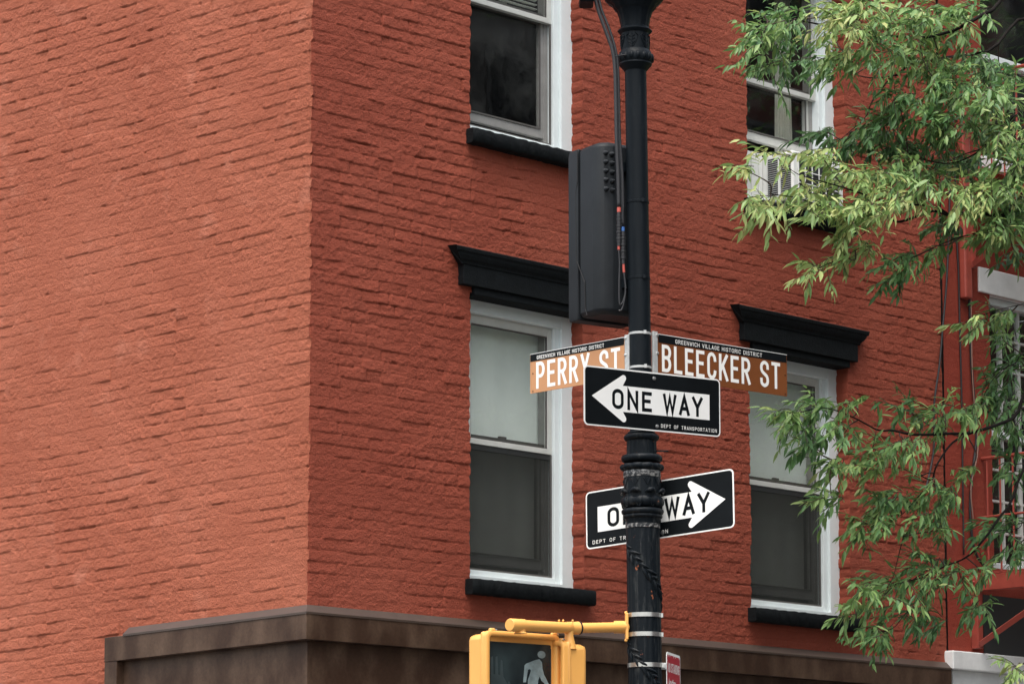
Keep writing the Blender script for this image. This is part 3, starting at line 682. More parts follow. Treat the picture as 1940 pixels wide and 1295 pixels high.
# ------------------------------------------------------------------ lettering
def arc(cx, cy, rx, ry, a0, a1, n=8):
    return [(cx + rx * math.cos(math.radians(a0 + (a1 - a0) * i / n)), cy + ry * math.sin(math.radians(a0 + (a1 - a0) * i / n))) for i in range(n + 1)]
def spline(p, n=5):
    out = []
    for i in range(len(p) - 1):
        p0, p1, p2, p3 = p[max(i - 1, 0)], p[i], p[i + 1], p[min(i + 2, len(p) - 1)]
        for k in range(n):
            t = k / n; out.append(tuple(0.5 * (2 * p1[j] + (p2[j] - p0[j]) * t + (2 * p0[j] - 5 * p1[j] + 4 * p2[j] - p3[j]) * t * t + (3 * p1[j] - p0[j] - 3 * p2[j] + p3[j]) * t ** 3) for j in (0, 1)))
    return out + [p[-1]]
def glyphs():
    w = 0.46; g = {}
    r = 0.22
    g['A'] = (w, [[(0, 0), (w / 2, 1), (w, 0)], [(0.09, 0.3), (w - 0.09, 0.3)]])
    g['B'] = (w, [[(0, 0), (0, 1)], [(0, 1), (w - r, 1)] + arc(w - r, 0.765, r, 0.235, 90, -90) + [(0, 0.53)], [(w - r, 0.53)] + arc(w - r, 0.265, r, 0.265, 90, -90) + [(0, 0)]])
    g['C'] = (w, [arc(w / 2, 0.76, w / 2, 0.24, 0, 180) + arc(w / 2, 0.24, w / 2, 0.24, 180, 360)])
    g['D'] = (w, [[(0, 0), (0, 1)], [(0, 1), (w - r, 1)] + arc(w - r, 0.76, r, 0.24, 90, 0) + arc(w - r, 0.24, r, 0.24, 0, -90) + [(0, 0)]])
    g['E'] = (w * .88, [[(w * .88, 1), (0, 1), (0, 0), (w * .88, 0)], [(0, 0.53), (w * .74, 0.53)]])
    g['F'] = (w * .85, [[(w * .85, 1), (0, 1), (0, 0)], [(0, 0.52), (w * .7, 0.52)]])
    g['G'] = (w, [arc(w / 2, 0.76, w / 2, 0.24, 0, 180) + arc(w / 2, 0.24, w / 2, 0.24, 180, 360) + [(w, 0.47), (w * .55, 0.47)]])
    g['H'] = (w, [[(0, 0), (0, 1)], [(w, 0), (w, 1)], [(0, 0.52), (w, 0.52)]])
    g['I'] = (0.02, [[(0.01, 0), (0.01, 1)]])
    g['K'] = (w, [[(0, 0), (0, 1)], [(w, 1), (0.02, 0.36)], [(w * .36, 0.58), (w * 1.04, 0)]])
    g['L'] = (w * .85, [[(0, 1), (0, 0), (w * .85, 0)]])
    g['N'] = (w, [[(0, 0), (0, 1), (w, 0), (w, 1)]])
    g['O'] = (w * 1.05, [arc(w * .525, 0.74, w * .525, 0.26, 0, 180) + arc(w * .525, 0.26, w * .525, 0.26, 180, 360) + [(w * 1.05, 0.74)]])
    g['P'] = (w, [[(0, 0), (0, 1)], [(0, 1), (w - r, 1)] + arc(w - r, 0.73, r, 0.27, 90, -90) + [(0, 0.46)]])
    g['R'] = (w, [[(0, 0), (0, 1)], [(0, 1), (w - r, 1)] + arc(w - r, 0.75, r, 0.25, 90, -90) + [(0, 0.5)], [(w * .48, 0.5), (w * 1.02, 0)]])
    g['S'] = (w, [spline([(w, 0.77), (w * .93, 0.92), (w * .5, 1.0), (w * .08, 0.9), (0, 0.74), (w * .14, 0.6), (w * .5, 0.5), (w * .86, 0.40), (w, 0.25), (w * .92, 0.09), (w * .5, 0.0), (w * .07, 0.08), (0, 0.24)])])
    g['T'] = (w, [[(0, 1), (w, 1)], [(w / 2, 1), (w / 2, 0)]])
    g['V'] = (w, [[(0, 1), (w / 2, 0), (w, 1)]])
    g['W'] = (w * 1.35, [[(0, 1), (w * .34, 0), (w * .675, 0.9), (w * 1.01, 0), (w * 1.35, 1)]])
    g['Y'] = (w, [[(0, 1), (w / 2, 0.45), (w, 1)], [(w / 2, 0.45), (w / 2, 0)]])
    x = 0.7; v = 0.36
    g['n'] = (v, [[(0, 0), (0, x)], [(0, x - .2)] + arc(v / 2, x - .2, v / 2, .2, 180, 0) + [(v, 0)]])
    g['y'] = (v, [[(0, x), (v / 2, 0.05)], [(v, x), (v / 2 - .05, -0.18), (0, -0.24)]])
    g['t'] = (v * .8, [[(v * .4, .95), (v * .4, .1), (v * .8, 0)], [(0, x), (v * .8, x)]])
    g['i'] = (.02, [[(.01, 0), (.01, x)], [(.01, .86), (.01, .98)]])
    g['m'] = (v * 1.6, [[(0, 0), (0, x)], [(0, x - .16)] + arc(v * .4, x - .16, v * .4, .16, 180, 0, 5) + [(v * .8, 0)], [(v * .8, x - .16)] + arc(v * 1.2, x - .16, v * .4, .16, 180, 0, 5) + [(v * 1.6, 0)]])
    g['e'] = (v, [[(0, .36), (v, .36)] + arc(v / 2, .42, v / 2, .28, 0, 180, 6) + arc(v / 2, .26, v / 2, .26, 180, 320, 6)])
    return g
GL = glyphs()
class Sign:
    def __init__(s, c, r, u, w, h):
        s.c = np.asarray(c, float); s.r = np.asarray(r, float) / np.linalg.norm(r); u = np.asarray(u, float); u = u - s.r * (u @ s.r); s.u = u / np.linalg.norm(u)
        s.n = np.cross(s.r, s.u); s.w = w; s.h = h     # normal towards the viewer
    def P(s, a, b, off=0): return s.c + s.r * ((a - .5) * s.w) + s.u * ((.5 - b) * s.h) + s.n * off
    def poly(s, mb, pts, off):       # flat sheet, pts in (s,t)
        mb.add([s.P(a, b, off) for a, b in pts], [tuple(range(len(pts)))[::-1]])
    def slab(s, mb, pts, o0, o1):
        n = len(pts); mb.add([s.P(a, b, o) for o in (o0, o1) for a, b in pts], [tuple(range(n)), tuple(range(n, 2 * n))[::-1]] + [(i, n + i, n + (i + 1) % n, (i + 1) % n) for i in range(n)])
    def rrect(s, a0, a1, b0, b1, rad, n=5):
        rx = rad / s.w; ry = rad / s.h; out = []
        for cx, cy, st in ((a1 - rx, b0 + ry, -90), (a1 - rx, b1 - ry, 0), (a0 + rx, b1 - ry, 90), (a0 + rx, b0 + ry, 180)):
            for i in range(n + 1):
                th = math.radians(st + 90 * i / n); out.append((cx + rx * math.cos(th), cy + ry * math.sin(th)))
        return out
    def text(s, mb, txt, s0, s1, t0, t1, stroke, off, gap=0.2, space=0.42):
        x = 0; lay = []
        for ch in txt:
            if ch == ' ': x += space; continue
            w, st = GL[ch]; lay.append((x, st)); x += w + gap
        W = x - gap; wm = (s1 - s0) * s.w - stroke; hm = (t1 - t0) * s.h - stroke; k = 0
        for x0, strokes in lay:
            for st in strokes:
                pts = [np.array([(x0 + a) / W * wm + stroke / 2, b * hm + stroke / 2]) for a, b in st]
                s.ribbon(mb, pts, stroke, s0, t1, off + 0.00012 * (k % 3)); k += 1
    def ribbon(s, mb, pts, wd, s0, t1, off):
        p = [pts[0]]
        for q in pts[1:]:
            if np.linalg.norm(q - p[-1]) > 1e-5: p.append(q)
        n = len(p); Ls = []; Rs = []
        closed = n > 4 and np.linalg.norm(p[0] - p[-1]) < 1e-4
        for i in range(n):
            d0 = p[i] - p[i - 1] if i > 0 else (p[-1] - p[-2] if closed else p[1] - p[0]); d1 = p[i + 1] - p[i] if i < n - 1 else (p[1] - p[0] if closed else p[i] - p[i - 1])
            d0 = d0 / np.linalg.norm(d0); d1 = d1 / np.linalg.norm(d1); t = d0 + d1
            nl = np.linalg.norm(t); t = t / nl if nl > 1e-6 else d1
            nn = np.array([-t[1], t[0]]); c = max(0.32, nn @ np.array([-d1[1], d1[0]])); q = p[i].copy()
            if not closed and i == 0 : q = q - d1 * wd / 2
            if not closed and i == n - 1: q = q + d0 * wd / 2
            Ls.append(q + nn * wd / 2 / c); Rs.append(q - nn * wd / 2 / c)
        P3 = lambda q: s.P(s0, t1, off) + s.r * q[0] + s.u * q[1]
        mb.add([P3(q) for q in Ls] + [P3(q) for q in Rs], [(i, n + i, n + i + 1, i + 1) for i in range(n - 1)])
    def bolt(s, a, b, r, off, name, parent, m='silver'):
        mb = MB(); c = s.P(a, b, off); n = 10; vs = []
        for o, rr in ((0, r), (r * .5, r * .85), (r * .7, r * .35)):
            for k in range(n):
                th = 2 * math.pi * k / n; vs.append(c + s.n * o + rr * (math.cos(th) * s.r + math.sin(th) * s.u))
        fs = [(i * n + k, i * n + (k + 1) % n, (i + 1) * n + (k + 1) % n, (i + 1) * n + k) for i in range(2) for k in range(n)] + [tuple(range(2 * n, 3 * n))]
        mb.add(vs, fs); mb.build(name, m, parent, smooth=True)

# ------------------------------------------------------------------ lamp post
PD = 14.93
def pole_pt(x, y): return ptY(x, y, PD)
pA = pole_pt(1204, 130); pB = pole_pt(1221, 1190)
def pc(z):
    t = (z - pA[2]) / (pB[2] - pA[2]); 
    q = pA + (pB - pA) * min(t, 1.6); return q[:2]
def pz(y):       # height on the post for an image row
    return pole_pt(1210 + (y - 500) * 0.0148, y)[2]
PS = PD / F
post = thing('lamp_post', 'black cast iron street lamp post with leafy collar carrying the street signs', 'lamp post', npv(*pc(0.13), 0.13))
def prof(rows): return [(pz(y), hw * PS) for y, hw in rows][::-1]
mb = MB(); mb.lathe(prof([(132, 21), (400, 21), (640, 21.3), (828, 22)]), 40, pc); mb.build('upper_shaft', 'iron_black', post, smooth=True)
# capital with fluted bell, ring, ornament drum and bead ring
mb = MB(); fl = lambda z, th: 1 + 0.018 * math.cos(16 * th)
mb.lathe(prof([(-75, 40), (-70, 60), (-40, 66), (-20, 64), (-4, 60), (6, 51), (12, 42), (18, 40), (20, 37), (23, 34.5), (36, 30), (49, 27.4), (56, 27)]), 64, pc, fl); mb.build('capital', 'iron_black', post, smooth=True)
mb = MB(); mb.lathe(prof([(53, 26), (57, 31), (60, 33), (63, 31), (66, 27.5), (98, 27.8)]), 48, pc, lambda z, th: 1 + (0.03 * math.cos(8 * th) if z > pz(64) else 0)); mb.build('drum', 'iron_black', post, smooth=True)
mb = MB(); mb.lathe(prof([(97, 28), (101, 31), (108, 34), (118, 34), (121, 31.5), (124, 32), (127, 29), (131, 25.5), (136, 21)]), 48, pc); mb.build('ring', 'iron_black', post, smooth=True)
for k in range(16):
    th = 2 * math.pi * (k + .3) / 16; zc = pz(112); c = pc(zc); mb = MB(); mb.sphere((c[0] + 31.5 * PS * math.cos(th), c[1] + 31.5 * PS * math.sin(th), zc), 5.6 * PS, 8, 6, (1, 1, 1.5)); mb.build('bead', 'iron_black', post, smooth=True, angle=180)
mb = MB()        # raised scrolls on the drum
def on_post(y, th, r): z = pz(y); c = pc(z); return npv(c[0] + r * PS * math.cos(th), c[1] + r * PS * math.sin(th), z)
for k in range(6):
    t0 = 2 * math.pi * (k + 0.25) / 6
    mb.tube([on_post(y, t0, 28.2) for y in (70, 80, 90, 95)], 1.1 * PS, 5)
    for sg in (-1, 1):
        mb.tube([on_post(94, t0 + sg * .08, 28.2), on_post(84, t0 + sg * .3, 28.4), on_post(74, t0 + sg * .42, 28.4), on_post(69, t0 + sg * .25, 28.4)], 1.0 * PS, 5)
        for yy in (73, 79, 86): mb.tube([on_post(yy + 4, t0, 28.2), on_post(yy, t0 + sg * .2, 28.4)], 0.9 * PS, 5)
mb.build('scroll_ornament', 'iron_black', post, smooth=True)
mb = MB(); mb.lathe([(pz(-72), 36 * PS), (pz(-90), 24 * PS), (pz(-400), 21 * PS), (pz(-640), 18 * PS)], 32, pc); mb.build('top_shaft', 'iron_black', post, smooth=True)
# leafy collar
def torus(name, y, hw, th, lobes=0, depth=.03, m='iron_worn'):
    zc = pz(y); rr = (hw - th) * PS; t2 = th * PS; rows = [(zc + t2 * math.sin(a), rr + t2 * math.cos(a)) for a in np.linspace(-math.pi / 2, math.pi / 2, 9)]
    mb = MB(); mb.lathe([(rows[0][0], 20 * PS)] + rows + [(rows[-1][0], 20 * PS)], 96, pc, (lambda z, t_: 1 + depth * (abs(math.cos(lobes * t_ / 2)) - .6)) if lobes else None); mb.build(name, m, post, smooth=True, angle=60)
def drum(name, y0, y1, hw0, hw1, fl_=0, d=.02):
    mb = MB(); mb.lathe([(pz(y1), hw1 * PS), (pz((y0 + y1) / 2), (hw0 + hw1) / 2 * PS), (pz(y0), hw0 * PS)], 96, pc, (lambda z, t_: 1 + d * math.cos(fl_ * t_)) if fl_ else None); mb.build(name, 'iron_worn', post, smooth=True)
torus('ring', 829, 34, 6.5); torus('ring', 820.5, 27, 3); drum('collar', 833, 866, 28, 28.5, 20, .015)
torus('ring', 869, 39.5, 7.5); torus('ring', 885.5, 41, 6.5, 10, .10); drum('collar', 880, 945, 34.5, 35.5)
torus('ring', 951, 41, 12, 14, .05); torus('ring', 969.5, 40.5, 6); torus('ring', 978.5, 38, 4); drum('collar', 975, 992, 35, 31.5)
for k in range(8):      # curled petals
    th = 2 * math.pi * (k + .5) / 8; mb = MB()
    mb.tube([on_post(931 + 2.0 * abs(q) ** 2, th + q * .19, 39.5 + (1 - abs(q)) * 2.2) for q in (-1.6, -1, -.5, 0, .5, 1, 1.6)], [1 * PS, 3 * PS, 4.6 * PS, 5 * PS, 4.6 * PS, 3 * PS, 1 * PS], 7)
    mb.build('petal', 'iron_worn', post, smooth=True, angle=180)
mb = MB()
for k in range(9):
    th = 2 * math.pi * (k + .1) / 9
    for q in (-2, -1, 0, 1, 2): mb.tube([on_post(922, th, 35), on_post(912, th + q * .07, 35.8), on_post(906 + abs(q), th + q * .12, 35.2)], [1.2 * PS, 1.5 * PS, .6 * PS], 5)
    mb.tube([on_post(962, th + .2, 38), on_post(953, th + .05, 40.2), on_post(945, th + .22, 39)], 1.3 * PS, 5); mb.tube([on_post(962, th + .25, 38), on_post(953, th + .4, 40.2), on_post(945, th + .28, 39)], 1.3 * PS, 5)
mb.build('leaf_ornament', 'iron_worn', post, smooth=True)['kind'] = 'stuff'
def flute(z, th): return 1 + 0.016 * (abs(math.cos(8 * th)) * 2 - 1)
zr = [pz(984 + i * 12) for i in range(60)]
low = [(z, 31.6 * PS) for z in zr] + [(1.15, 33 * PS), (1.1, 40 * PS), (1.02, 44 * PS), (0.95, 42 * PS), (0.5, 62 * PS), (0.42, 74 * PS), (0.3, 78 * PS), (0.13, 82 * PS)]
low = sorted([q for q in low if q[0] > 1.2 or q[1] > 32 * PS], key=lambda q: q[0])
mb = MB(); mb.lathe(low, 96, pc, flute); mb.build('fluted_shaft', 'iron_worn', post, smooth=True)
def garland(y0, th0, y1, th1, r0=31.5, n=9):
    mb = MB(); X = r0 * (th1 - th0); Y = y1 - y0; ln_ = math.hypot(X, Y); sx, sy = X / ln_, Y / ln_
    at_ = lambda x, y, r: on_post(y0 + y, th0 + x / r0, r)
    for i in range(n):
        for sg_ in (-1, 1):
            d0 = ln_ * (i + (.5 if sg_ > 0 else 0)) / n; L_ = 25 + 5 * math.sin(i * 2.3 + sg_); an = sg_ * (.42 + .1 * math.sin(i * 1.7))
            dx = sx * math.cos(an) - sy * math.sin(an); dy = sx * math.sin(an) + sy * math.cos(an); pts = []
            for f, rr in ((0, .2), (.25, .9), (.5, 1.3), (.78, 1.2), (1, .2)): pts.append(at_(sx * d0 + dx * L_ * f, sy * d0 + dy * L_ * f, r0 + rr))
            mb.tube(pts, [.7 * PS, 2.6 * PS, 3.1 * PS, 2.0 * PS, .3 * PS], 7)
    mb.tube([at_(X * k / 20, Y * k / 20, r0 + .6) for k in range(21)], 1.5 * PS, 6)
    mb.build('vine_garland', 'iron_worn', post, smooth=True)
garland(1032, math.radians(190), 1142, math.radians(375))
garland(1214, math.radians(180), 1330, math.radians(370))
garland(1395, math.radians(180), 1500, math.radians(370))
mb = MB(); mb.lathe([(pz(905), 35.4 * PS), (pz(903.5), 35.8 * PS), (pz(894.5), 35.8 * PS), (pz(893), 35 * PS)], 48, pc); mb.build('worn_band', 'worn_band', post, smooth=True)
mb = MB(); mb.lathe([(pz(1001), 32 * PS), (pz(1000.5), 33.2 * PS), (pz(993.5), 33.2 * PS), (pz(993), 32 * PS)], 48, pc); mb.build('worn_band', 'worn_band', post, smooth=True)
mb = MB(); mb.tube([on_post(855, math.radians(-10), 27), ptY(1266, 854, PD - .02)], 1.5 * PS, 6); mb.build('bolt', 'iron_black', post, smooth=True)
for y in (384, 528, 633, 697):        # wire ties holding boxes and signs
    mb = MB(); mb.lathe([(pz(y + 2.4), 21.3 * PS), (pz(y + 2), 22.1 * PS), (pz(y - 2), 22.1 * PS), (pz(y - 2.4), 21.3 * PS)], 40, pc)
    mb.obox(on_post(y + 3, math.radians(-72), 21), RT * 5 * PS, -npv(0, 1, 0) * 3 * PS, Z * 7 * PS); mb.build('tie_band', 'iron_black' if y < 600 else 'galvanised', post, smooth=True)
for y in (1165.5, 1202, 1260):
    mb = MB(); mb.lathe([(pz(y + 4.3), 32 * PS), (pz(y + 4), 33.6 * PS), (pz(y - 4), 33.6 * PS), (pz(y - 4.3), 32 * PS)], 48, pc)
    mb.obox(on_post(y + 4, math.radians(-14), 32), RT * 4 * PS, -npv(0, 1, 0) * 4 * PS, Z * 8 * PS); mb.build('steel_band', 'silver', post, smooth=True)

# ------------------------------------------------------------------ street name signs
def plane_pt(x, y, P0, nrm):
    r = ray(x, y); t = ((P0 - CAM) @ nrm) / (r @ nrm); return CAM + r * t
def name_sign(name, label, anchor_px, far_px, ang, words, cols, base_mat, far_h, text_rng, small_rng, flip):
    d = npv(math.sin(ang), math.cos(ang), 0)          # from the post outwards
    nrm = np.cross(Z, d); nrm = nrm if nrm[1] < 0 else -nrm
    A = ptY(anchor_px[0], anchor_px[1], PD); B = plane_pt(far_px[0], far_px[1], A, nrm)
    ztop = (A[2] + B[2]) / 2; h = far_h; lng = np.linalg.norm((B - A)[:2])
    mid = (A + B) / 2; c = npv(mid[0], mid[1], ztop - h / 2); r = -d if flip else d
    up = Z + r * ((B[2] - A[2]) / lng * (-1 if flip else 1)) * 1.0
    sg = Sign(c, r + Z * ((B - A)[2] / lng) * (-1 if flip else 1), Z, lng, h)
    t = thing(name, label, 'street sign', c - Z * h / 2, 'street name signs on the lamp post')
    mb = MB(); sg.slab(mb, sg.rrect(0, 1, 0, 1, .006, 3), -.002, .002); p = mb.build('panel', base_mat, t)
    mb = MB(); sg.slab(mb, [(0.003, 0.005), (0.997, 0.005), (0.997, .192), (0.003, .192)], .002, .0028); mb.build('header_strip', 'sign_black', t)
    mb = MB(); sg.slab(mb, [(0, -.006), (1, -.006), (1, .006), (0, .006)], -.0028, .0034); mb.build('top_edge', 'sign_white', t)
    mb = MB(); sg.text(mb, words, *text_rng, .0188, .0026, gap=.38, space=.52); mb.build('lettering', 'sign_letter', t)
    mb = MB(); sg.text(mb, 'GREENWICH VILLAGE HISTORIC DISTRICT', *small_rng, .0029, .0034, gap=.30, space=.5); mb.build('header_lettering', 'sign_letter', t)
    # aluminium channel that straps the sign to the post
    sN = 1.0 if flip else 0.0; dirn = -1 if not flip else 1; mb = MB()
    w_ = .030 / sg.w
    a0, a1 = (1.003, 1.003 + w_) if flip else (-.003 - w_, -.003)
    sg.slab(mb, [(a0, -.05), (a1, -.05), (a1, 1.02), (a0, 1.02)], -.012, .004); mb.build('bracket', 'galvanised', t, bevel=.002)
    am = (a0 + a1) / 2; 
    e = .97 if flip else .03
    for b in (.03, .45): sg.bolt(am + (.012 if not flip else -.012), b, .009, .004, 'bolt', t, 'silver')
    o = .03 if flip else .97
    for b in (.5, .95): sg.bolt(o if flip else .985, b, .004, .002, 'rivet', t, 'sign_black')
    return t, sg
name_sign('street_sign', 'tan street sign reading PERRY ST, left of the lamp post', (1183.5, 638.5), (1005, 671.5), -math.radians(45.0), 'PERRY ST', None, 'perry_tan', .2125, (.065, .955, .225, .905), (.075, .79, .062, .158), True)
name_sign('street_sign', 'dark brown street sign reading BLEECKER ST, right of the lamp post', (1246, 632.5), (1490, 672), math.radians(50.5), 'BLEECKER ST', None, 'bleecker_brown', .228, (.028, .945, .225, .855), (.13, .80, .062, .158), False)

# ------------------------------------------------------------------ one-way signs
def one_way(label, c, r, u, w, h, left, dept):
    sg = Sign(c, r, u, w, h); t = thing('one_way_sign', label, 'road sign', np.asarray(c) - Z * h / 2, 'one-way signs on the lamp post')
    mb = MB(); sg.slab(mb, sg.rrect(0, 1, 0, 1, .026, 6), -.0016, .0016); mb.build('panel', 'sign_white', t)
    e = .0075; mb = MB(); sg.slab(mb, sg.rrect(e / w, 1 - e / w, e / h, 1 - e / h, .020, 6), .0016, .0022); mb.build('field', 'sign_black', t)
    m = (lambda a: a) if left else (lambda a: 1 - a)
    def barb(cx, cy, rr, a0, a1):
        return [(cx + rr * math.cos(math.radians(a)) * h / w, cy + rr * math.sin(math.radians(a))) for a in np.linspace(a0, a1, 6)]
    top = barb(.283, .155, .055, -135, 20); bot = barb(.283, .845, .055, -20, 135)
    pts = [(.055, .5)] + top + [(.277, .285), (.918, .285), (.918, .725), (.277, .725)] + bot
    pts = [(m(a), b) for a, b in pts]
    if not left: pts = pts[::-1]
    mb = MB(); sg.slab(mb, pts, .0022, .0027); mb.build('arrow', 'sign_white', t)
    mb = MB(); mb2 = MB()
    if left: sg.text(mb, 'ONE', .200, .488, .345, .685, .0185, .003, gap=.36); sg.text(mb2, 'WAY', .570, .866, .345, .685, .0185, .0031, gap=.30)
    else: sg.text(mb, 'ONE', .150, .430, .33, .67, .0185, .003, gap=.36); sg.text(mb2, 'WAY', .540, .842, .33, .67, .0185, .0031, gap=.30)
    mb.build('lettering', 'sign_black', t); mb2.build('lettering', 'sign_black', t)
    mb = MB(); sg.text(mb, 'DEPT OF TRANSPORTATION', *dept, .0026, .0026, gap=.38, space=.7); mb.build('small_lettering', 'sign_letter', t)
    sg.bolt(.505, .105, .0105, .0022, 'bolt', t); sg.bolt(.525, .915, .0105, .0022, 'bolt', t)
    mb = MB(); d = -1; mb.obox(sg.P(.46, .05, -.05 if left else .002), sg.r * .05, sg.n * (.046 if left else .05), -sg.u * h * .9)
    mb.build('bracket', 'iron_black', t)
    return sg
one_way('black ONE WAY sign with arrow pointing left, in front of the lamp post', (.7288, 14.8586, 4.1959), (.7986, .6014, .0252), (-.0023, -.0387, .9992), .914, .305, True, (.555, .972, .868, .930))
q = 1.010; cc = CAM + (npv(.7558, 14.8657, 3.635) - CAM) * q
one_way('black ONE WAY sign with arrow pointing right, behind the lamp post', cc, (.8033, -.5932, .0537), (-.0072, .0805, .9967), .914 * q, .305 * q, False, (.045, .56, .860, .924))

# ------------------------------------------------------------------ no standing sign
ang = math.radians(16.4); d = npv(math.sin(ang), math.cos(ang), 0); A = ptY(1262.5, 1233, PD - .01)
sg = Sign(A + d * .1525 - Z * .2285, d, Z, .305, .457)
t = thing('parking_sign', 'small red NO STANDING Anytime sign on the lamp post', 'parking sign', sg.P(.5, 1))
mb = MB(); sg.slab(mb, sg.rrect(0, 1, 0, 1, .02, 5), -.0015, .0015); mb.build('panel', 'sign_white', t)
mb = MB(); sg.slab(mb, sg.rrect(.03, .97, .03, .98, .014, 5), .0015, .002); mb.build('field', 'sign_red', t)
mb = MB(); sg.text(mb, 'NO STANDING', .09, .92, .12, .225, .0058, .0024); mb.build('lettering', 'sign_letter', t); mb = MB(); sg.text(mb, 'Anytime', .12, .66, .295, .39, .0058, .0024); mb.build('lettering', 'sign_letter', t)
mb = MB()
for a in (.1, .22, .5, .62, .9): sg.slab(mb, [(a, .02), (a + .02, .02), (a + .02, .05), (a, .05)], .002, .0023)
mb.build('tick', 'sign_white', t)
mb = MB(); b0 = ptY(1251, 1267, PD - .02); mb.obox(b0, RT * .034, npv(0, .02, 0), Z * .034); mb.obox(b0 + Z * .006 + RT * .006, RT * .02, npv(0, -.006, 0), Z * .022); mb.build('bracket', 'galvanised', t, bevel=.003)

# ------------------------------------------------------------------ pedestrian signals
def housing(t, O, a, n, w, h, dp, face):
    """O: top left front corner; a: along the face; n: outward normal"""
    def B(m, u0, u1, z0, z1, d0, d1): m.obox(O + a * u0 - Z * z1 + n * d0, a * (u1 - u0), n * (d1 - d0), Z * (z1 - z0))
    mb = MB(); B(mb, .012, w - .012, .012, h - .012, -dp, -.030); mb.build('housing', 'signal_yellow', t, smooth=True, bevel=.030)
    mb = MB(); B(mb, .004, w - .004, .004, h - .004, -.058, -.028); mb.build('flange', 'signal_yellow', t, smooth=True, bevel=.012)
    fr = .026; mb = MB()
    # door ring with a round-cornered opening
    def ring(off, ins, rad, k=6):
        pts = []
        for cx, cz, st in ((w - ins - rad, ins + rad, -90), (w - ins - rad, h - ins - rad, 0), (ins + rad, h - ins - rad, 90), (ins + rad, ins + rad, 180)):
            for i in range(k + 1):
                th = math.radians(st + 90 * i / k); pts.append(O + a * (cx + rad * math.cos(th)) - Z * (cz + rad * math.sin(th)) + n * off)
        return pts
    loops = [ring(-.03, 0, .035), ring(-.004, 0, .035), ring(0, .005, .032), ring(0, fr - .005, .018), ring(-.004, fr, .016), ring(-.034, fr + .002, .016)]
    m_ = len(loops[0]); vs = [p for l in loops for p in l]
    mb.add(vs, [(j * m_ + i, j * m_ + (i + 1) % m_, (j + 1) * m_ + (i + 1) % m_, (j + 1) * m_ + i) for j in range(len(loops) - 1) for i in range(m_)])
    mb.build('door', 'signal_yellow', t, smooth=True, angle=50)
    for uu in (.03, w - .05):
        mb = MB(); B(mb, uu, uu + .032, -.012, .012, -.024, -.002); mb.build('latch', 'signal_yellow', t, smooth=True, bevel=.007)
        mb = MB(); c0 = O + a * (uu + .034) + Z * .004 - n * .010; mb.tube([c0, c0 + a * .010], .0042, 8); mb.build('screw', 'silver', t, smooth=True)
    if not face: 
        return
    mb = MB(); B(mb, fr - .002, w - fr + .002, fr - .002, h - fr + .002, -.036, -.032); mb.build('gasket', 'signal_gasket', t)
    L0, L1, T0, T1 = .028, w - .044, .052, h - .04
    mb = MB(); B(mb, L0, L1, T0, T1, -.032, -.022); ln = mb.build('lens', 'signal_lens', t, bevel=.008)
    mb = MB(); B(mb, L1 - .0035, L1 - .0005, T0 + .02, T1, -.0222, -.0205); B(mb, L0 + .012, L1 - .015, T0 + .0005, T0 + .0025, -.0222, -.0208); mb.build('lens_rim', 'signal_hand', t)
    # image coordinates of the crop (430..1400, 480..) to the lens
    def q(x, y, off): return O + a * (L0 + (x - 405) / 970 * (L1 - L0)) - Z * (T0 + (y - 545) / 970 * (L1 - L0) * 1.0) + n * off
    def sheet(pts, off, name, mt):
        mb = MB(); mb.add([q(x, y, off) for x, y in pts], [tuple(range(len(pts)))[::-1]]); mb.build(name, mt, t)
    head = [(1225 + 62 * math.cos(k * math.pi / 8), 668 + 46 * math.sin(k * math.pi / 8)) for k in range(16)]
    body = [(1130, 738), (1190, 725), (1232, 760), (1240, 840), (1262, 905), (1330, 1010), (1352, 1040), (1300, 1040), (1225, 985), (1195, 935), (1172, 985), (1165, 1060), (1200, 1180), (1235, 1330), (1175, 1330), (1120, 1190), (1050, 1300), (930, 1390), (900, 1345), (1000, 1250), (1015, 1080), (1012, 990), (1060, 870), (1045, 852), (1015, 862), (985, 1015), (940, 1020), (962, 812), (985, 790)]
    sheet(head, -.0215, 'figure_head', 'signal_figure'); sheet(body, -.0215, 'walking_figure', 'signal_figure')
    hand = [(450, 740), (480, 720), (490, 940), (515, 940), (520, 730), (550, 720), (560, 940), (590, 945), (598, 760), (625, 770), (640, 960), (700, 1050), (720, 1010), (750, 1040), (700, 1200), (640, 1330), (480, 1330), (445, 1150)]
    sheet(hand, -.0216, 'hand_figure', 'signal_hand')
PDN = 14.40
angS = math.radians(52); a_ = npv(math.sin(angS), math.cos(angS), 0); n_ = npv(a_[1], -a_[0], 0)
O1 = ptY(921, 1192, PDN)
sig = thing('pedestrian_signal', 'yellow pedestrian signal with unlit walking figure, hung from an arm on the lamp post', 'pedestrian signal', O1 - Z * .49 + a_ * .2)
wS = .475; housing(sig, O1, a_, n_, wS, .49, .175, True)
sig2 = thing('pedestrian_signal', 'second yellow pedestrian signal half hidden behind the one with the walking figure', 'pedestrian signal', ptY(1060, 1330, 14.75))
aB = npv(n_[0], n_[1], 0); nB = -a_
O2 = ptY(1063, 1212, 14.64); O2 = O2 - aB * .43
# the second housing faces away to the left, its back towards us on the right
housing(sig2, O2, aB, nB, .45, .47, .17, False)
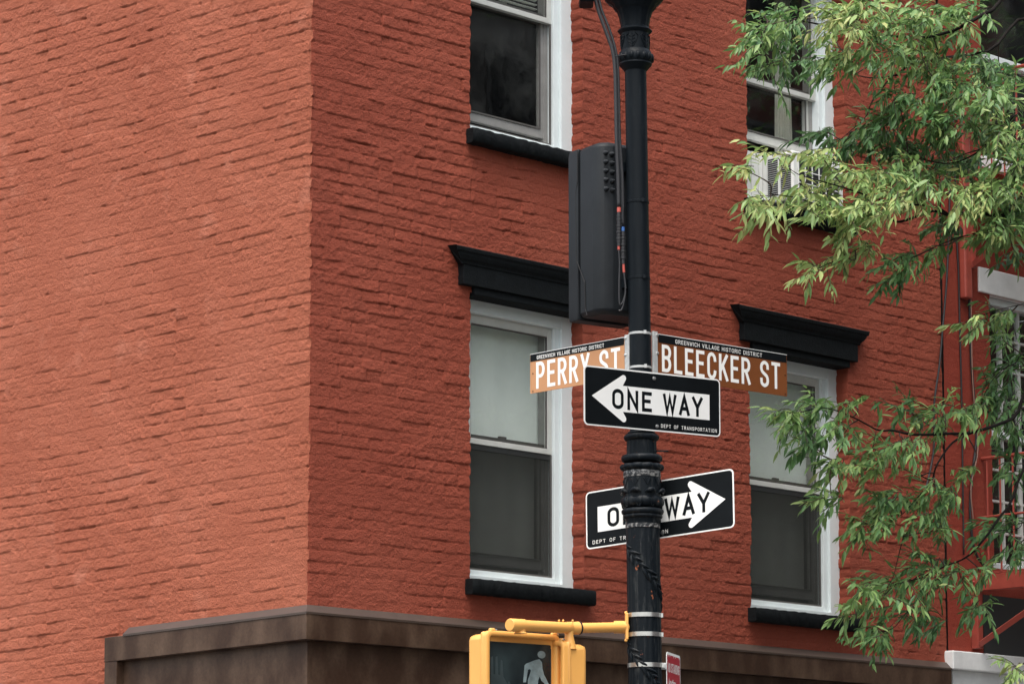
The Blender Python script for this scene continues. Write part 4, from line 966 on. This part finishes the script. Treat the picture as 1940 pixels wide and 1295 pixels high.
# pipe arm (belongs to the first signal)
pk = lambda x, y, dp: ptY(x, y, dp)
C0 = pk(1187, 1187, PD - .03); C1 = pk(1085, 1189, 14.72); C2 = pk(968, 1183, 14.33)
mb = MB(); mb.tube([C0, C1], 9.6 * PS, 20); mb.build('arm', 'signal_yellow', sig, smooth=True)
mb = MB(); mb.tube([C1 + (C0 - C1) * .1, C1 - (C0 - C1) * .12], 12.2 * PS, 20); mb.build('arm_coupling', 'signal_yellow', sig, smooth=True)
mb = MB(); mb.tube([C1, C2], 10.5 * PS, 20); mb.build('arm', 'signal_yellow', sig, smooth=True)
dv = (C2 - C1) / np.linalg.norm(C2 - C1)
mb = MB(); e0 = C2 - dv * .10; mb.tube([e0, C2 + dv * .006, C2 + dv * .012, C2 + dv * .0125], [12 * PS, 12 * PS, 10.5 * PS, 2 * PS], 20); mb.build('end_cap', 'signal_yellow', sig, smooth=True)
mb = MB(); mb.tube([C0 + RT * .0, C0 - RT * .065], 12 * PS, 18); mb.build('arm_socket', 'signal_yellow', sig, smooth=True)
mb = MB(); p0 = pk(1185, 1210, PD - .06); mb.obox(p0, RT * .016, npv(0, .09, 0), Z * .135); mb.build('clamp_plate', 'signal_yellow', sig, bevel=.004)
for y in (1160, 1212):
    mb = MB(); c0 = pk(1186, y, PD - .05); mb.sphere(c0, .009, 8, 6); mb.build('clamp_bolt', 'signal_yellow', sig, smooth=True)
mb = MB(); s0 = C2 - dv * .075; s0b = npv(s0[0], s0[1], O1[2] - .02); mb.tube([s0, s0 - Z * .03, s0b], [.028, .026, .034], 16); mb.build('hanger', 'signal_yellow', sig, smooth=True)
mb = MB(); s1 = C1 - dv * -.03; mb.tube([s1, s1 - Z * .04, npv(s1[0], s1[1], O2[2] - .04)], [.026, .022, .038], 16); mb.build('hanger', 'signal_yellow', sig2, smooth=True)
for xx in (1059, 1067, 1085):
    mb = MB(); b0 = pk(xx, 1180, 14.66); mb.tube([b0 - Z * .01, b0 + Z * .012], .0035, 6); mb.sphere(b0 + Z * .014, .006, 8, 5); mb.build('set_screw', 'signal_yellow', sig, smooth=True)
mb = MB(); f_ = C1 + (C0 - C1) * .11; dd = (C0 - C1) / np.linalg.norm(C0 - C1); mb.tube([f_, f_ + dd * .006], 12.6 * PS, 20); mb.build('rubber_ring', 'signal_gasket', sig, smooth=True)

# ------------------------------------------------------------------ equipment cabinet behind the post
yaw = math.radians(33); aC = npv(math.cos(yaw), math.sin(yaw), 0); nC = npv(math.sin(yaw), -math.cos(yaw), 0)
ax = npv(*pc(pz(430)), 0); F0 = ax - nC * (.062 + .022)
def onF(x, y): return plane_pt(x, y, F0, nC)
qa = onF(1139, 430); qb = onF(1237, 430); wC = np.linalg.norm((qb - qa)[:2])
zT = onF(1150, 266)[2]; zBt = onF(1150, 592)[2]; hC = zT - zBt
box = thing('equipment_cabinet', 'tall dark grey plastic equipment box strapped behind the lamp post', 'cabinet', npv(qa[0], qa[1], zBt))
Oc = npv(qa[0], qa[1], zBt); dC = .30
def taper(O, w0, d0, d1, z0, z1, ch=.05, inset=0.0):   # chamfered slab, chamfer towards the front left and right
    pl = [(-inset, d1), (w0 + inset, d1), (w0 + inset, d0 - ch), (w0 - ch + inset, d0), (ch - inset, d0), (-inset, d0 - ch)]
    m = MB(); n = len(pl); vs = []
    for k, (zz, s) in enumerate(((z0, .965), (z0 + .03, 1), (z1 - .03, 1), (z1, .955))):
        for p, q2 in pl:
            u_ = w0 / 2 + (p - w0 / 2) * s; v_ = (d0 + d1) / 2 + (q2 - (d0 + d1) / 2) * s
            vs.append(O + aC * u_ + nC * v_ + Z * zz)
    fs = [(j * n + i, j * n + (i + 1) % n, (j + 1) * n + (i + 1) % n, (j + 1) * n + i) for j in range(3) for i in range(n)] + [tuple(range(n))[::-1], tuple(range(3 * n, 4 * n))]
    m.add(vs, fs); return m
m = taper(Oc, wC, 0, -.215, 0, hC); m.build('front_shell', 'box_plastic', box, smooth=True, bevel=.026, angle=28)
m = taper(Oc + aC * 0, wC, -.2155, -dC, -.006, hC - .004, .004, .003); m.build('rear_shell', 'box_plastic', box, smooth=True, bevel=.026, angle=28)
for sx in (-.0022, wC + .0022):
    mb = MB(); pts = [(-.215, hC - .01), (-.215, hC * .80), (-.232, hC * .74), (-.226, hC * .34), (-.150, hC * .20), (-.145, .04), (-.130, .004)]
    for p, q2 in zip(pts[:-1], pts[1:]):
        A_ = Oc + aC * sx + nC * p[0] + Z * p[1]; B_ = Oc + aC * sx + nC * q2[0] + Z * q2[1]; mb.tube([A_, B_], .0028, 6)
    mb.build('seam', 'box_seam', box)
for i in range(5):
    for j in range(2):
        c = onF(1147 + j * 12 + i * .25, 290 + i * 17.0 + j * 2.5); r = .0155
        mb = MB(); n = 10; e1 = aC; e2 = Z
        mb.add([c + r * (math.cos(2 * math.pi * k / n) * e1 + math.sin(2 * math.pi * k / n) * e2) for k in range(n)] + [c + nC * .026 + r * .25 * (math.cos(2 * math.pi * k / n) * e1 + math.sin(2 * math.pi * k / n) * e2) for k in range(n)], [(k, (k + 1) % n, n + (k + 1) % n, n + k) for k in range(n)] + [tuple(range(n, 2 * n))])
        mb.build('cone_stud', 'box_plastic', box, smooth=True)
mb = MB(); mb.obox(F0 - aC * .05 + Z * (zT - .16), aC * .10, nC * .03, Z * .05); mb.build('mounting_bracket', 'iron_black', box); mb = MB(); mb.obox(F0 - aC * .05 + Z * (zBt + .14), aC * .10, nC * .03, Z * .05); mb.build('mounting_bracket', 'iron_black', box)

# cables feeding the cabinet
def smooth_pts(p, n=6):
    p = [np.asarray(q, float) for q in p]; out = []
    for i in range(len(p) - 1):
        p0, p1, p2, p3 = p[max(i - 1, 0)], p[i], p[i + 1], p[min(i + 2, len(p) - 1)]
        for k in range(n):
            t = k / n; out.append(0.5 * (2 * p1 + (p2 - p0) * t + (2 * p0 - 5 * p1 + 4 * p2 - p3) * t * t + (3 * p1 - p0 - 3 * p2 + p3) * t ** 3))
    return out + [p[-1]]
CD = 14.80
def pcable(name, pts, r, m, parent=None, dp=CD):
    mb = MB(); mb.tube(smooth_pts([ptY(x, y, dp + (e[0] if e else 0)) for x, y, *e in pts]), r, 10); return mb.build(name, m, parent, smooth=True, angle=180)
c1 = thing('power_cable', 'thicker black cable with red tape running down beside the lamp post', 'cable', ptY(1172, 580, CD))
pcable('sheath', [(1104, -22), (1124, -8), (1134, 22), (1148, 60), (1160, 95), (1165, 130), (1167, 200), (1168, 262), (1171, 330), (1172.5, 392)], 3.6 * PS, 'cable_black', c1)
mb = MB(); mb.tube([ptY(1172.6, 393, CD), ptY(1172.6, 402, CD)], 3.9 * PS, 10); mb.build('tape', 'red_band', c1, smooth=True)
mb = MB()
for i in range(9): y = 407 + i * 6; mb.tube([ptY(1172.6, y, CD), ptY(1172.8, y + 4.6, CD)], (5.0 if i % 2 else 4.4) * PS, 10)
mb.tube([ptY(1172.6, 402, CD), ptY(1172.8, 466, CD)], 3.6 * PS, 10); mb.build('connector', 'cable_black', c1, smooth=True)
mb = MB(); mb.tube([ptY(1172.3, 466, CD), ptY(1172.3, 473, CD)], 2.6 * PS, 10); mb.build('tape', 'red_band', c1, smooth=True)
pcable('tail', [(1172.3, 473), (1174, 500), (1173, 540), (1174, 575), (1180, 572), (1185, 556)], 1.7 * PS, 'cable_black', c1)
c2 = thing('signal_cable', 'thinner black cable with blue tape running down beside the lamp post', 'cable', ptY(1180, 580, CD))
pcable('sheath', [(1112, -22), (1131, -8), (1140, 20), (1155, 58), (1166, 95), (1170.5, 130), (1172.5, 200), (1174, 262), (1179, 340), (1180, 430)], 2.9 * PS, 'cable_black', c2, CD + .02)
mb = MB(); mb.tube([ptY(1180.3, 430, CD), ptY(1180.3, 438, CD)], 3.2 * PS, 10); mb.build('tape', 'blue_band', c2, smooth=True)
mb = MB()
for i in range(8): y = 442 + i * 6.2; mb.tube([ptY(1180.3, y, CD), ptY(1180.6, y + 4.7, CD)], (4.8 if i % 2 else 4.2) * PS, 10)
mb.tube([ptY(1180.3, 438, CD), ptY(1180.6, 500, CD)], 3.3 * PS, 10); mb.build('connector', 'cable_black', c2, smooth=True)
mb = MB(); mb.tube([ptY(1181, 500, CD), ptY(1182, 516, CD)], 2.5 * PS, 10); mb.build('tape', 'red_band', c2, smooth=True)
pcable('tail', [(1182, 516), (1185, 545), (1183, 568), (1178, 586), (1172, 588)], 1.7 * PS, 'cable_black', c2)
mb = MB(); mb.tube([ptY(1160, 108, CD), ptY(1186, 104, CD + .05)], 1.6 * PS, 6); mb.build('cable_tie', 'cable_black', c1, smooth=True)
mb = MB(); mb.obox(ptY(1098, 2, CD - .06), RT * .075, npv(0, .14, 0), Z * .12); o = mb.build('arm_bracket', 'iron_black', post, bevel=.01)
mb = MB(); mb.tube([ptY(1110, -40, CD), ptY(1205, -140, PD)], 7 * PS, 12); mb.build('bracket_arm', 'iron_black', post, smooth=True)

# ------------------------------------------------------------------ air conditioner and curtain in the upper right window
ua, _z = hitR(1451, 320, -.10); 
def find_out():
    for o_ in np.linspace(0, .6, 200):
        if project(R3(ua, 6.5, o_))[0] > 1502: return o_
    return .3
oA = find_out(); ub, _z = hitR(1598, 350, oA)
zb = 6.265; zt = zb + .345
ac = thing('air_conditioner', 'white window air conditioner with black louvres behind the leaves', 'air conditioner', R3((ua + ub) / 2, zb, .05))
mb = MB(); mb.wbox(ua, ub, -.35, oA, zb + .012, zt); mb.build('casing', 'ac_white', ac, bevel=.012)
for s0, s1 in ((.08, .44), (.56, .92)):
    p0 = -.10 + (oA + .10) * s0; p1 = -.10 + (oA + .10) * s1
    mb = MB(); mb.wbox(ua - .0025, ua - .0005, p0, p1, zb + .06, zt - .03); mb.build('vent_recess', 'ac_dark', ac)
    for k in range(17):
        zz = zb + .066 + k * (.245 / 17); mb = MB(); mb.obox(R3(ua - .010, zz, p0), U * .007 + Z * .003, N * (p1 - p0), Z * .004); mb.build('louvre', 'galvanised', ac)
mb = MB(); mb.wbox(ua + .05, ub - .05, oA + .0005, oA + .003, zb + .05, zt - .05); mb.build('rear_grille', 'ac_dark', ac)
for k in range(7):
    uu = ua + .05 + (ub - ua - .1) * k / 6; mb = MB(); mb.wbox(uu - .004, uu + .004, oA + .003, oA + .008, zb + .05, zt - .05); mb.build('grille_bar', 'ac_white', ac)
for k in range(4):
    zz = zb + .05 + (.245) * k / 3; mb = MB(); mb.wbox(ua + .05, ub - .05, oA + .0085, oA + .012, zz - .003, zz + .003); mb.build('grille_bar', 'ac_white', ac)
ow0, ow1 = OPEN[3][0] + .08, OPEN[3][1] - .10
for p0, p1 in ((ow0, ua - .002), (ub + .002, ow1)):
    if p1 - p0 > .02:
        mb = MB(); n = 6
        for k in range(n): a0 = p0 + (p1 - p0) * k / n; mb.wbox(a0, a0 + (p1 - p0) / n * .92, -.155 + .006 * (k % 2), -.135 + .006 * (k % 2), zb + .01, zt + .02)
        mb.build('side_panel', 'ac_white', ac)
uc0, _z = hitR(1466, 225, -.38); uc1, _z = hitR(1498, 225, -.38)
mb = MB(); n = 28; vs = []; fs = []
for i in range(n + 1):
    f_ = i / n; uu = uc0 + (uc1 - uc0) * f_
    for zz, sc in ((6.35, 1.0), (6.9, .9), (7.4, .75), (7.9, .8)):
        um = uc0 + .07; vs.append(R3(um + (uu - um) * sc, zz, -.38 + .022 * math.sin(f_ * 26) + .01 * math.sin(f_ * 9)))
for i in range(n):
    for j in range(3): fs.append((i * 4 + j, (i + 1) * 4 + j, (i + 1) * 4 + j + 1, i * 4 + j + 1))
mb.add(vs, fs); cu = mb.build('curtain', 'curtain', None, smooth=True, angle=180); tag(cu, 'pale curtain gathered inside the upper right window above the air conditioner', 'curtain')

# ------------------------------------------------------------------ cables on the neighbouring house
def wcable(pts, r, m, label, off=.03):
    mb = MB(); mb.tube(smooth_pts([ptR(x, y, off) for x, y in pts]), r, 7); o = mb.build('wall_cable', m, None, smooth=True, angle=180); tag(o, label, 'cable', 'cables on the house wall')
wcable([(1800, 300), (1798, 430), (1793, 540), (1786, 620), (1780, 690), (1770, 765), (1768, 860), (1745, 960)], .0075, 'cable_black', 'thin dark cable slanting down across the joint between the two houses')
wcable([(1806, 200), (1812, 430), (1816, 520), (1819, 640), (1822, 760), (1824, 900), (1826, 1050)], .0065, 'cable_black', 'thin straight dark cable between the joint and the conduit on the red house', .02)
wcable([(1822, 200), (1828, 430), (1833, 520), (1838, 600), (1840, 680), (1846, 760), (1850, 830), (1842, 900), (1838, 960), (1841, 1010), (1848, 1045), (1862, 1068), (1880, 1076)], .010, 'cable_black', 'thick dark cable hanging down the red house and curling to the fire escape', .03)
wcable([(1826, 200), (1832, 430), (1838, 520), (1840, 590), (1842, 700), (1847, 780), (1853, 850), (1840, 920), (1843, 975), (1846, 1000)], .0045, 'cable_pale', 'pale pinkish cable beside the thick dark cable on the red house', .05)
mb = MB(); mb.wbox(6.02, 6.10, .006, .07, 5.9, 8.8); o = mb.build('downpipe', 'fire_escape_red', None, bevel=.012); tag(o, 'red painted square pipe on the red house, mostly behind leaves', 'pipe')

# ------------------------------------------------------------------ fire escape
fe = thing('fire_escape', 'red iron fire escape balconies on the red house at the right edge', 'fire escape', R3(6.17, 3.4, .1))
UE0, UE1, DE = 6.095, 8.9, .95
for zp, rails in ((3.93, True), (6.66, True)):
    mb = MB(); mb.wbox(UE0, UE0 + .05, .012, DE, zp - .125, zp - .015); mb.build('end_beam', 'fire_escape_red', fe, bevel=.004)
    mb = MB(); mb.wbox(UE0 + .051, UE1, DE - .05, DE, zp - .125, zp - .015); mb.build('front_beam', 'fire_escape_red', fe, bevel=.004)
    for k in range(12):
        o0 = .06 + k * .075; mb = MB(); mb.wbox(UE0, UE1, o0, o0 + .045, zp - .012, zp + .004); mb.build('floor_slat', 'fire_escape_red', fe)
    for ub_ in (UE0, 7.6):
        mb = MB(); mb.wbox(ub_ - .004, ub_ + .054, .008, .07, zp - .53, zp - .016); mb.build('wall_post', 'fire_escape_red', fe, bevel=.004)
        mb = MB(); mb.tube([R3(ub_ + .025, zp - .50, .06), R3(ub_ + .025, zp - .13, .80)], .026, 4); mb.build('brace', 'fire_escape_red', fe)
        for zz in (.06, .10): mb = MB(); mb.sphere(R3(ub_ - .004, zp - zz, .04), .011, 8, 5); mb.build('rivet', 'fire_escape_red', fe, smooth=True)
    uR0 = UE0 + .16 if zp < 5 else UE0 - .02
    for hh in (.84, .42):
        mb = MB(); mb.tube([R3(uR0, zp + hh, .0), R3(uR0, zp + hh, DE)], .014 if hh > .5 else .009, 8); mb.tube([R3(uR0, zp + hh, DE), R3(UE1, zp + hh, DE)], .014, 8); mb.build('rail', 'fire_escape_red', fe, smooth=True)
    for k in range(9):
        o0 = .05 + k * .112; mb = MB(); mb.tube([R3(uR0, zp, o0), R3(uR0, zp + .84, o0)], .0075, 6); mb.build('baluster', 'fire_escape_red', fe, smooth=True)
    for k in range(18):
        u_ = uR0 + .12 + k * .14; mb = MB(); mb.tube([R3(u_, zp, DE), R3(u_, zp + .84, DE)], .0075, 6); mb.build('baluster', 'fire_escape_red', fe, smooth=True)

# ------------------------------------------------------------------ street tree
tree_base = R3(8.3, 0.13, 2.05)
tree = thing('street_tree', 'leafy street tree with narrow drooping leaves reaching in from the right', 'tree', tree_base)
rt_ = random.Random(5)
trunk = [tree_base, tree_base + npv(-.05, 0, 1.2), tree_base + npv(-.02, .1, 2.4), tree_base + npv(-.15, .05, 3.6), tree_base + npv(-.2, .1, 5.0), tree_base + npv(-.1, .2, 6.8), tree_base + npv(0, .2, 8.4)]
mb = MB(); mb.tube(smooth_pts(trunk, 5), list(np.interp(np.linspace(0, 1, 31), [0, .05, .3, .6, 1], [.24, .17, .145, .10, .03])), 14); mb.build('trunk', 'bark', tree, smooth=True)
BR = [  # (pixels..., offset from the wall, thickness, trunk height)
 ([(1990, -20), (1880, 20), (1838, 42), (1800, 60), (1740, 72), (1640, 62), (1560, 48), (1480, 32), (1438, 26)], 2.0, .022, 5.0),
 ([(2000, 190), (1940, 211), (1895, 243), (1850, 290), (1790, 310), (1720, 290)], 2.1, .017, 4.4),
 ([(1995, 60), (1870, 98), (1740, 117), (1700, 142), (1689, 146), (1654, 190), (1640, 222), (1615, 245), (1588, 268)], 1.5, .017, 4.6),
 ([(1700, 142), (1655, 148), (1610, 138), (1560, 112), (1540, 110)], 1.5, .007, None),
 ([(2000, 400), (1900, 408), (1840, 402), (1800, 408), (1767, 400), (1706, 420), (1680, 411), (1625, 404), (1570, 395), (1510, 375), (1460, 368)], 2.2, .019, 3.6),
 ([(1800, 408), (1767, 391), (1690, 384), (1600, 356), (1545, 340), (1512, 330), (1480, 308)], 2.25, .010, None),
 ([(2000, 745), (1919, 792), (1844, 818), (1800, 821), (1733, 823), (1690, 815), (1663, 814), (1616, 790), (1560, 772), (1505, 785)], 2.1, .018, 3.2),
 ([(1844, 818), (1805, 838), (1775, 880), (1765, 910), (1740, 940), (1700, 980), (1650, 990)], 2.05, .010, None),
 ([(2000, 880), (1910, 960), (1865, 1020), (1830, 1055), (1790, 1072), (1740, 1095), (1680, 1112), (1620, 1150)], 2.0, .015, 2.9),
 ([(1712, 1015), (1704, 1045), (1692, 1092), (1680, 1112)], 2.0, .005, None),
 ([(1760, 1102), (1737, 1145), (1715, 1162), (1690, 1190), (1650, 1196)], 1.95, .006, None),
 ([(1640, 440), (1626, 452), (1640, 462), (1600, 485), (1535, 515)], 2.2, .0035, None),
 ([(2000, 430), (1840, 445), (1790, 460), (1740, 482), (1700, 502)], 2.1, .009, 3.5),
 ([(1765, 910), (1700, 885), (1640, 890), (1580, 872)], 2.0, .005, None),
 ([(1990, 560), (1940, 575), (1880, 590), (1830, 612)], 2.2, .008, 3.4),
 ([(1990, 700), (1920, 690), (1880, 720), (1860, 760)], 1.9, .008, 3.2),
 ([(1990, 990), (1930, 1000), (1890, 1005)], 2.0, .007, 2.8),
 ([(1990, 1250), (1950, 1255), (1920, 1262)], 2.2, .006, 2.4),
]
bpts = []
for pts, off, th, hh in BR:
    P3 = [ptR(x, y, off + .12 * math.sin(i * 1.3 + x * .01)) for i, (x, y) in enumerate(pts)]
    rads0 = th
    if hh is not None:
        j = np.array(trunk[0]) + npv(-.12, .06, hh - .13 + 0.0); P3 = [j, j * .55 + P3[0] * .45 + Z * .12] + P3; 
    sp = smooth_pts(P3, 5); n = len(sp); rad = [max(.0022, .74 * th * (1 - .85 * i / (n - 1)) * (1.9 if (hh is not None and i < 6) else 1.0)) for i in range(n)]
    mb = MB(); mb.tube(sp, rad, 7); mb.build('branch', 'bark', tree, smooth=True, angle=180)
    for p in sp[(8 if hh is not None else 0):]: bpts.append(p)
bpts = np.array(bpts)
CL = [ # x, y, rx, ry, twigs, offset, tone
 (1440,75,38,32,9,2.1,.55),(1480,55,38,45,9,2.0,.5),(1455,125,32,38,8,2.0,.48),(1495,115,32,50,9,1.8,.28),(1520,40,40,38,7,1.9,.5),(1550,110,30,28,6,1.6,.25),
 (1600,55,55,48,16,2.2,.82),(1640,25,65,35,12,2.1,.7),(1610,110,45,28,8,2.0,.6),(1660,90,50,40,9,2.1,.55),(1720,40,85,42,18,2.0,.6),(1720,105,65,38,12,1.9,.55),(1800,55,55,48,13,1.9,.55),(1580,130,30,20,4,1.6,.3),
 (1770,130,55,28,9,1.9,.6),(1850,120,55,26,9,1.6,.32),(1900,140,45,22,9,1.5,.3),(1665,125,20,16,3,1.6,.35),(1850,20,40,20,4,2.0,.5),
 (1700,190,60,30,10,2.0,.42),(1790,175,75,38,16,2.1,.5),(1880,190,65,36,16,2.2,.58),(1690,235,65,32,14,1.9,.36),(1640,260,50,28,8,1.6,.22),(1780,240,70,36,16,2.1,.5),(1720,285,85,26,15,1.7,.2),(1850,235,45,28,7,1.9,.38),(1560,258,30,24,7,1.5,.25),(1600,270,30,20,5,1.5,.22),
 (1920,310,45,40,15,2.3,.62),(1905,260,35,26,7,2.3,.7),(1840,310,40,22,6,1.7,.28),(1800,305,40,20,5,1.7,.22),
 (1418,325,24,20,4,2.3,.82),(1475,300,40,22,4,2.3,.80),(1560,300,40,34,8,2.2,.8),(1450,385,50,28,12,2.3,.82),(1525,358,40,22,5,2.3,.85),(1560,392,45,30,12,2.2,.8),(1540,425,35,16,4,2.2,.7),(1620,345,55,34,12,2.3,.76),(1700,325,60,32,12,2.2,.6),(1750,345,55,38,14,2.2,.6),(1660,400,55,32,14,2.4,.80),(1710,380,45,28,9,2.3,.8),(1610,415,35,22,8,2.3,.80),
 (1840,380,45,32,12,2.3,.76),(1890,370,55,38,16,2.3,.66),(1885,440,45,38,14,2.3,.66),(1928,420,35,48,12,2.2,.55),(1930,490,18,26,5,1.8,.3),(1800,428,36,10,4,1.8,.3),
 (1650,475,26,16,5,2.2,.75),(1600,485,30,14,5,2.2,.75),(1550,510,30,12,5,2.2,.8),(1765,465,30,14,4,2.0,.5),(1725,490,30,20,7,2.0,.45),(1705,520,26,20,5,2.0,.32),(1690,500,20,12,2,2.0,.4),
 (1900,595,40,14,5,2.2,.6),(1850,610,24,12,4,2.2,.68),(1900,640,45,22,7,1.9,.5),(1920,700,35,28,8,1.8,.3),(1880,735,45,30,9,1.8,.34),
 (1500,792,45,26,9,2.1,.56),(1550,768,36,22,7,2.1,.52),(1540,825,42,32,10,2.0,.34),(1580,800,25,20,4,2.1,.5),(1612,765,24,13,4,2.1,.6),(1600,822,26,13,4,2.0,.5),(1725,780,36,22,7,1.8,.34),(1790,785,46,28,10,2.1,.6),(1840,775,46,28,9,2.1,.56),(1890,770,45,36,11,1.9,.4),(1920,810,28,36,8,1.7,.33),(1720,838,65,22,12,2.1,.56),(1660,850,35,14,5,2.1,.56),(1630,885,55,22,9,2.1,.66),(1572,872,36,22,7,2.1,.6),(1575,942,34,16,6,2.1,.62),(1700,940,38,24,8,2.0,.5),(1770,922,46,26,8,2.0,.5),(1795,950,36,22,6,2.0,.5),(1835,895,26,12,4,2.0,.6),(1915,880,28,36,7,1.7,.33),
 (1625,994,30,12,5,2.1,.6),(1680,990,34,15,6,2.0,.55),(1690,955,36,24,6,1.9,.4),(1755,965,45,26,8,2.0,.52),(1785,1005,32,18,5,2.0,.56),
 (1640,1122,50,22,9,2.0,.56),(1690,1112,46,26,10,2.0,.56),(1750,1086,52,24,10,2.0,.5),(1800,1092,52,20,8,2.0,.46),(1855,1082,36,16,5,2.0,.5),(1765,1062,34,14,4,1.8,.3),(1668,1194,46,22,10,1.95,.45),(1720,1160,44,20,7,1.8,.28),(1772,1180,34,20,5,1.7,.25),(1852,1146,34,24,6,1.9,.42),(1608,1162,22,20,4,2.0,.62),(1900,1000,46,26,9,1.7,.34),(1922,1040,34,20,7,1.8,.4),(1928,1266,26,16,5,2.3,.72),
]
# a rougher crown outside the picture, so the tree is whole; thickened to shade the wall
rr_ = np.random.default_rng(3)
LV = []; ST = MB()       # leaves: (base, dir, normal-ish, length, tone)
def twig(P0, dirv, length, tone, nl, jit=.5):
    dirv = dirv / np.linalg.norm(dirv); pts = []; p = np.array(P0); dcur = dirv.copy(); seg = 5
    for k in range(seg + 1):
        pts.append(p.copy()); dcur = dcur + npv(0, 0, -.07) + rr_.normal(0, .06, 3); dcur /= np.linalg.norm(dcur); p = p + dcur * length / seg
    ST.tube(pts, [.0026, .0023, .002, .0017, .0014, .0009], 4, cap=False)
    side0 = np.cross(dirv, Z); side0 /= (np.linalg.norm(side0) + 1e-9)
    for k in range(nl):
        f_ = (k + .6) / nl; i = min(int(f_ * seg), seg - 1); q = pts[i] + (pts[i + 1] - pts[i]) * (f_ * seg - i); tdir = (pts[i + 1] - pts[i]); tdir /= np.linalg.norm(tdir)
        sgn = 1 if k % 2 else -1; last = k == nl - 1
        dl = tdir * rr_.uniform(.5, 1.0) + side0 * sgn * (0 if last else rr_.uniform(.2, .7)) + npv(0, 0, -rr_.uniform(-.05, .80)) + rr_.normal(0, .26, 3)
        dl /= np.linalg.norm(dl); nn = Z * .9 + side0 * sgn * .35 + N * rr_.uniform(.1, .7) + rr_.normal(0, .3, 3)
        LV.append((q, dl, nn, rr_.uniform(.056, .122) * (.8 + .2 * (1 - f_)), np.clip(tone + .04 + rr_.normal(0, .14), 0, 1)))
for (x, y, rx, ry, nt_, off, tone) in CL:
    cpos = ptR(x, y, off); dd = bpts - cpos; di = np.linalg.norm(dd, axis=1); j = int(np.argmin(di)); bpx = bpts[j]
    if .05 < di[j] < .9:
        mid = (bpx + cpos) / 2 + rr_.normal(0, .02, 3); ST.tube(smooth_pts([bpx, mid, cpos], 4), [.0045] * 3 + [.0038] * 3 + [.003] * 3, 5, cap=False)
    for k in range(int(nt_ * (2.3 if (y < 450 and x > 1740) else 1.7 if (y < 450 and x > 1580) else 1.3) + .5)):
        ra = math.sqrt(rr_.uniform()) ; th = rr_.uniform(0, 2 * math.pi)
        sx, sy = x + rx * .62 * ra * math.cos(th) + rx * .18, y + ry * .62 * ra * math.sin(th) - ry * .22
        o2 = off + rr_.normal(0, .13); P0 = ptR(sx, sy, o2)
        dv_ = -U * rr_.uniform(.35, 1.0) + N * rr_.normal(.1, .35) + Z * rr_.normal(-.15, .35) + U * max(0, rr_.normal(-.5, .6))
        Lg = rr_.uniform(.15, .27) * (.7 + .3 * min(1, rx / 45)); twig(P0, dv_, Lg, tone, int(7 + Lg * 22))
n_view = len(LV)
for k in range(1400):
    zz = rr_.uniform(3.4, 9.6); u_ = rr_.uniform(6.9, 11.5); o_ = rr_.uniform(.5, 4.2)
    if k % 4 == 0: u_ = rr_.uniform(4.2, 8); zz = rr_.uniform(8.9, 10.2); o_ = rr_.uniform(1.0, 4)
    P0 = R3(u_, zz, o_); px_, py_ = project(P0)
    if px_ < 1990 and py_ > -60: continue
    dv_ = npv(rr_.normal(), rr_.normal(), rr_.normal(-.1, .3)); twig(P0, dv_, .5, .45, 16)
def leaf_geo(q, dl, nn, ln):
    sd2 = np.cross(dl, nn); sd2 /= np.linalg.norm(sd2); n2 = np.cross(sd2, dl); w = ln * rr_.uniform(.105, .145)
    prof_ = [(0, 0, 0), (.2, .72, .0), (.45, 1.0, -.01), (.75, .58, -.035), (1, 0, -.09)]
    vs = []
    for t_, ww, dz_ in prof_:
        c = q + dl * (ln * t_) + n2 * ln * dz_
        if ww == 0: vs.append(c)
        else: vs += [c + sd2 * w * ww + n2 * w * .32, c, c - sd2 * w * ww + n2 * w * .32]
    return vs
LF = [(0, 2, 1), (0, 3, 2), (1, 2, 5, 4), (2, 3, 6, 5), (4, 5, 8, 7), (5, 6, 9, 8), (7, 8, 10), (8, 9, 10)]
# the 300 leaves that show largest are objects of their own
size = []
for i, (q, dl, nn, ln, tone) in enumerate(LV[:n_view]):
    a = project(q); b = project(q + dl * ln); inside = 5 < a[0] < 1935 and 5 < a[1] < 1290
    size.append(math.hypot(a[0] - b[0], a[1] - b[1]) if inside else 0)
big = set(np.argsort(-np.array(size))[:300].tolist())
crown = MB(); tones = []
for i, (q, dl, nn, ln, tone) in enumerate(LV):
    vs = leaf_geo(q, dl, nn, ln)
    if i in big:
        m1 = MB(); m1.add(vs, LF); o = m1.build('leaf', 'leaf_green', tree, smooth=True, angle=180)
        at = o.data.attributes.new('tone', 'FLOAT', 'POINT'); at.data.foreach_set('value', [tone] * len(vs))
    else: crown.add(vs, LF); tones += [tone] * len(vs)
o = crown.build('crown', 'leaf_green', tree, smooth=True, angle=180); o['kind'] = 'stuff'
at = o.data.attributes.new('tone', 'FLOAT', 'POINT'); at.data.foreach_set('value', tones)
o = ST.build('twigs', 'twig', tree, smooth=True, angle=180); o['kind'] = 'stuff'
